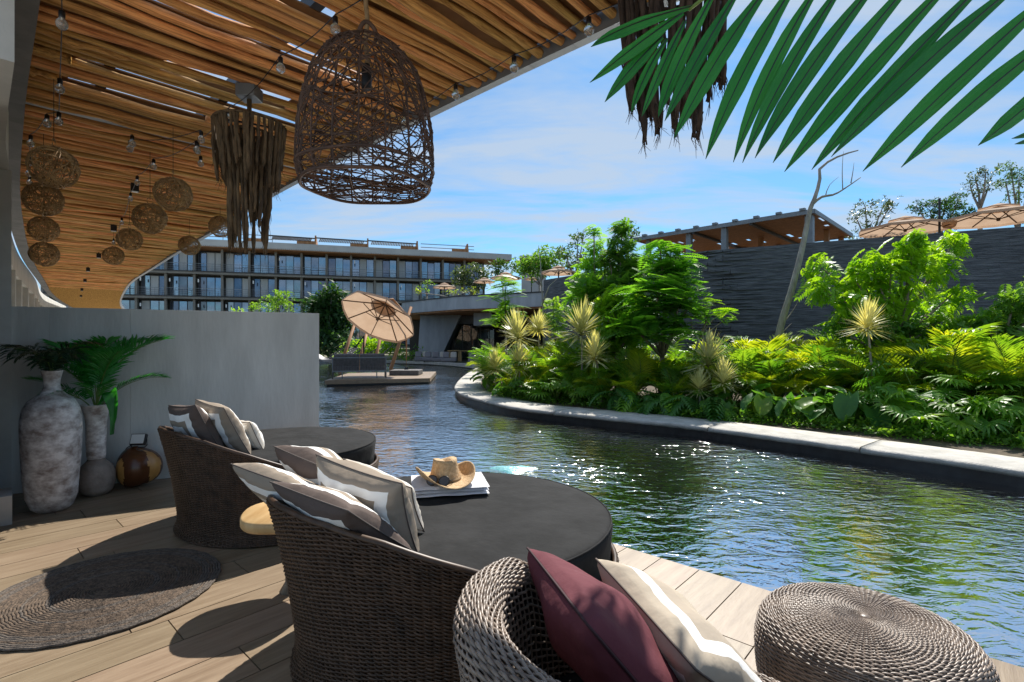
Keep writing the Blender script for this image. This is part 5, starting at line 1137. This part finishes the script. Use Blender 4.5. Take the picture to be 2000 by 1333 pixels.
# --- young bare stems near the lounge
ys = thing('bare_sapling', 'thin leafless pale sapling before the end of the slate wall', 'tree', foot(1062, 4)); yo = ys.location.copy()
for br in [[(1062, 680), (1060, 600), (1056, 520), (1052, 480)], [(1059, 595), (1072, 560), (1088, 545)], [(1058, 560), (1052, 540)]]:
    q = [P(x, y, yo.y) - yo for x, y in br]; MB().tube([tuple(v) for v in q], np.linspace(.03, .008, len(q)), 6).build('stem' if br[0][1] == 680 else 'branch', M['bark_grey'], ys, True)
# --- areca palms
ar = []
for k in range(7):
    m = [M['stalk'], M['areca'] if k % 3 else M['areca_yellow']]
    ar.append(frond_mesh('frond', m, L=1.25 + .12*(k % 3), e0=R(86 - 3*(k % 4)), e1=R(22 - 16*(k % 4)), n=32, ll=.40, lw=.030, sweep=R(56), droop=.16 + .10*(k % 3), petiole=.26, seed=20+k, rad=.009, bend=.15*(k % 3 - 1)))
def areca(p, h, seed, label, n=11):
    r_ = random.Random(seed); t = thing('areca_palm', label, 'palm', p, r_.uniform(0, 6.28), label)
    for k in range(n):
        yaw = k*2.39996 + r_.uniform(-.3, .3); link('frond', ar[r_.randrange(7)], t, (r_.uniform(-.06, .06), r_.uniform(-.06, .06), 0), eul(yaw, r_.uniform(-.28, .22), r_.uniform(-.25, .25)), (h*r_.uniform(.75, 1.12)/1.05,)*3)
    b = MB()
    for q in range(4): b.tube([(r_.uniform(-.06, .06), r_.uniform(-.06, .06), -.02), (r_.uniform(-.05, .05), r_.uniform(-.05, .05), .3*h)], [.02, .012], 6)
    b.build('stem_cluster', M['stalk'], t, True)
sd_ = 0
rows = [(.85, .72, 66, 985, 2060), (1.45, 1.05, 56, 965, 2080), (2.2, 1.28, 58, 990, 2060), (3.2, 1.45, 76, 1130, 2040)]
for off, h, stepx, x0, x1 in rows:
    x = x0
    while x < x1:
        sd_ += 1; xx = x + random.uniform(-18, 18); f = foot(xx, off + random.uniform(-.15, .25)); hh = h*random.uniform(.85, 1.1)*(.92 if xx < 1150 else 1)
        if not (off < 1 and (1430 < xx < 1660 or xx > 1690)): areca(f, hh, sd_, {.85: 'low feather palm at the front of the bed just behind the coping stones', 1.45: 'knee high feather palm in the second row behind the coping stones', 2.2: 'bushy feather palm in the middle of the garden bed', 3.2: 'tall feather palm at the back of the bed under the slate wall'}[off])
        x += stepx
for k, (x, off, h) in enumerate([(955, 2.5, .8), (958, 5, .9), (965, 8, 1.0), (1000, 3.4, 1.1), (1040, 4.0, 1.2), (1100, 3.6, 1.2), (975, 12, 1.1)]): areca(foot(x, off), h, 300+k, 'feather palm along the bed side that faces the lounge', 9)
areca(foot(1880, 1.7), 1.5, 400, 'tallest feather palm arching above the others before the slate wall', 10); areca(foot(1995, 1.6), 1.4, 401, 'yellowing feather palm with long arching fronds near the slate wall', 10)
# --- fan palms
def fan_mb(r, n, seed, cup=.25):
    r_ = np.random.default_rng(seed); b = MB()
    for k in range(n):
        a = (k/(n-1)-.5)*R(250) + r_.normal(0, .03); d = np.array((math.cos(a), math.sin(a), cup)); d /= np.linalg.norm(d); s = np.array((-math.sin(a), math.cos(a), 0)); l = r*(1 - .25*abs(k/(n-1)-.5)*2)*r_.uniform(.9, 1.05); w = r*.115; dr = np.array((0, 0, -.35*l*r_.uniform(.6, 1.3)))
        m1 = d*l*.5 + dr*.12; m2 = d*l*.8 + dr*.5; b.add([(0, 0, 0), m1 - s*w/2 + (0, 0, .006), m1, m1 + s*w/2 + (0, 0, .006), m2 - s*w*.35, m2 + s*w*.35, d*l + dr], [(0, 2, 1), (0, 3, 2), (1, 2, 4), (2, 5, 4), (2, 3, 5), (4, 5, 6)])
    return b
fans = [fan_mb(.42, 17, k, .15 + .1*k).mesh('fan_leaf', M['fan'] if k < 3 else M['areca']) for k in range(4)]
def fan_palm(p, h, seed, label, n=9, sc=1.0):
    r_ = random.Random(seed); t = thing('fan_palm', label, 'palm', p, r_.uniform(0, 6), 'fan leaved palms along the coping')
    for k in range(n):
        yaw = k*2.4 + r_.uniform(-.3, .3); el = R(r_.uniform(25, 82)); L = h*r_.uniform(.6, 1.05); e = Vector((math.cos(yaw)*math.cos(el), math.sin(yaw)*math.cos(el), math.sin(el)))*L
        st_ = MB().tube([(0, 0, 0), tuple(e*.5 + Vector((0, 0, .05))), tuple(e)], [.008, .006, .005], 5).build('stalk', M['stalk'], t, True)
        link('fan_leaf', fans[r_.randrange(4)], t, e, eul(yaw, r_.uniform(-.1, .7), r_.uniform(-.3, .3)), (sc*r_.uniform(.8, 1.15),)*3)
for k, (x, off, h, s_) in enumerate([(1720, .62, .75, .85), (1775, .5, .6, .9), (1815, .95, .95, 1.0), (1870, .5, .55, .85), (1905, 1.0, .9, 1.0), (1955, .55, .65, .95), (2010, .9, .9, 1.0), (2060, .5, .6, 1), (1750, 1.2, 1.0, 1.0), (1045, .45, .5, .75), (1085, .55, .6, .85), (1122, .45, .55, .8), (1015, .5, .5, .8), (1160, .55, .5, .75)]):
    fan_palm(foot(x, off), h, 500+k, 'dark green fan leaved palm growing low beside the coping stones', 10, s_)
# --- elephant ears
def ear_mb(l, w, seed):
    r_ = np.random.default_rng(seed); b = MB(); n = 9; V = []; F = []
    for i in range(n+1):
        f = i/n; ww = w*(math.sin(math.pi*min(1, .16 + f*.84))**.75)*(1 - .15*f); z = .10*f - .42*f*f
        for u in (-1, -.5, 0, .5, 1):
            back = -.22*abs(u)*max(0, 1 - f*3.0); V.append(((f + back)*l, u*ww*.5, l*(z + .14*abs(u) + .02*math.sin(f*18 + u*2))))
    for i in range(n):
        for k in range(4): F.append((i*5+k, (i+1)*5+k, (i+1)*5+k+1, i*5+k+1))
    return b.add(V, F)
ears = [ear_mb(.42, .34, 1).mesh('leaf_blade', M['alo'], True), ear_mb(.38, .32, 2).mesh('leaf_blade', M['alo_yellow'], True)]
def elephant_ear(p, seed, label, n=6, h=.55):
    r_ = random.Random(seed); t = thing('elephant_ear', label, 'plant', p, r_.uniform(0, 6), 'elephant ear plants along the coping')
    for k in range(n):
        yaw = k*2.4 + r_.uniform(-.4, .4); el = R(r_.uniform(40, 78)); L = h*r_.uniform(.65, 1.1); e = Vector((math.cos(yaw)*math.cos(el), math.sin(yaw)*math.cos(el), math.sin(el)))*L
        MB().tube([(0, 0, 0), tuple(e*.55 + Vector((0, 0, .06))), tuple(e)], [.014, .010, .007], 6).build('stalk', M['stalk'], t, True)
        link('leaf_blade', ears[1 if r_.random() < .3 else 0], t, e, eul(yaw, r_.uniform(-.1, .9), r_.uniform(-.4, .4)), (r_.uniform(.75, 1.1),)*3)
for k, (x, off, h) in enumerate([(1445, .55, .5), (1490, .5, .5), (1530, .8, .7), (1560, .45, .45), (1600, .6, .6), (1640, .55, .55), (1420, 1.0, .75), (1680, .7, .6), (985, .45, .35), (962, 1.2, .5)]): elephant_ear(foot(x, off), 600+k, 'broad elephant ear leaves growing over the coping stones', 6, h)
# --- cut leaf philodendrons
def cut_mb(l, seed):
    r_ = np.random.default_rng(seed); b = MB(); n = 9
    for i in range(n):
        f = i/n; c = np.array((f*l, 0, l*(.12*f - .5*f*f))); L = l*.42*math.sin(math.pi*(.2 + .72*f))**.7; w = l*.11
        for s in (-1, 1):
            d = np.array((.55 + .3*f, s*(.9 - .3*f), .05)); d /= np.linalg.norm(d); n_ = np.array((0, s*.2, 1.)); sd2 = np.cross(d, n_); m = c + d*L*.55 + np.array((0, 0, -.03*l)); tip = c + d*L + np.array((0, 0, -.16*l))
            b.add([c - np.array((.04*l, 0, 0)), c + np.array((.07*l, 0, -.02*l)), m - sd2*w/2, m + sd2*w/2, tip], [(0, 1, 3), (0, 3, 2), (2, 3, 4)])
    return b
cuts = [cut_mb(.5, k).mesh('cut_leaf', M['philo'] if k else M['fan']) for k in range(3)]
def philodendron(p, seed, label, n=9, h=.5):
    r_ = random.Random(seed); t = thing('philodendron', label, 'plant', p, r_.uniform(0, 6), 'cut leaved philodendrons along the coping')
    for k in range(n):
        yaw = k*2.4 + r_.uniform(-.4, .4); el = R(r_.uniform(25, 75)); L = h*r_.uniform(.6, 1.1); e = Vector((math.cos(yaw)*math.cos(el), math.sin(yaw)*math.cos(el), math.sin(el)))*L
        MB().tube([(0, 0, 0), tuple(e*.5 + Vector((0, 0, .05))), tuple(e)], [.010, .008, .006], 5).build('stalk', M['stalk'], t, True); link('cut_leaf', cuts[r_.randrange(3)], t, e, eul(yaw, r_.uniform(-.2, .6), r_.uniform(-.3, .3)), (r_.uniform(.8, 1.2),)*3)
for k, (x, off) in enumerate([(1205, .5), (1240, .55), (1285, .5), (1325, .6), (1365, .5), (1400, .55), (1300, 1.0), (1350, 1.1)]): philodendron(foot(x, off), 700+k, 'dark deeply cut leaves of a philodendron beside the coping', 9, .45)
# --- variegated dracaenas
def head_mb(r, n, seed):
    r_ = np.random.default_rng(seed); b = MB()
    for k in range(n):
        a = k*2.39996; f = (k+.5)/n; el = R(88 - 95*f**.9) + r_.normal(0, .1); d = np.array((math.cos(a)*math.cos(el), math.sin(a)*math.cos(el), math.sin(el))); l = r*r_.uniform(.8, 1.1); s = np.cross(d, (0, 0, 1.0)); s /= np.linalg.norm(s) + 1e-9; w = r*.07
        c = np.array((0, 0, -.35*r*f)); dr = np.array((0, 0, -.22*l*max(0, math.cos(el))**2)); m = c + d*l*.5 + dr*.2; b.add([c - s*w*.3, c + s*w*.3, m - s*w/2, m + s*w/2, c + d*l + dr], [(0, 1, 3), (0, 3, 2), (2, 3, 4)])
    return b
heads = [head_mb(.55, 170, k).mesh('leaf_head', M['cordy']) for k in range(3)]
for k, (x, y, r, off, lab) in enumerate([(1010, 632, 50, 1.2, 'cream leaved dracaena with a full head before the lounge canopy'), (1052, 625, 34, 2.2, 'smaller cream leaved dracaena just behind the full headed one'), (1014, 690, 42, .7, 'low cream leaved dracaena at the tip of the garden bed'), (968, 700, 36, .6, 'cream leaved dracaena leaning out over the pale coping'),
        (1136, 618, 60, 1.1, 'tall cream leaved dracaena before the bright leafy tree'), (1162, 672, 46, .7, 'cream leaved dracaena on a bare stem close to the coping'), (1383, 680, 60, .95, 'cream leaved dracaena standing out against the slate wall'), (1412, 722, 46, .65, 'cream leaved dracaena below the one against the slate wall'), (1366, 738, 40, .55, 'low cream leaved dracaena among the cut leaves'), (1694, 612, 52, 1.3, 'tallest cream leaved dracaena on a long thin stem')]):
    f = foot(x + (12 if x == 1694 or x == 1162 else 0), off); t = thing('variegated_dracaena', lab, 'plant', f); tp = P(x, y + r*.35, f.y) - f
    MB().tube([(0, 0, 0), (tp.x*.3 + .01, 0, tp.z*.5), tuple(tp)], [.024, .02, .016], 7).build('stem', M['bark_grey'], t, True)
    link('leaf_head', heads[k % 3], t, tp, (random.uniform(-.15, .15), random.uniform(-.15, .15), random.uniform(0, 6)), (r*f.y/1000/.55*1.02,)*3)
# low ground cover between the plants
r_ = np.random.default_rng(77); VV = []; FF = []; o = 0
for k in range(2800):
    px = r_.uniform(955, 2080); f = foot(px, r_.uniform(.03, 2.4)); V, F = TW[k % 4]; Rm = rand_rot(r_, 1, (-.5, .4), .4)[0]; V2 = (V @ Rm.T)*r_.uniform(.12, .28) + np.array((f.x, f.y, .02)); VV.append(V2); FF.append(F + o); o += len(V)
tag(link('ground_cover', tri_mesh('ground_cover', np.concatenate(VV), np.concatenate(FF), [M['midleaf']])), 'low green ground cover leaves between the palms', 'ground cover', kind='stuff')
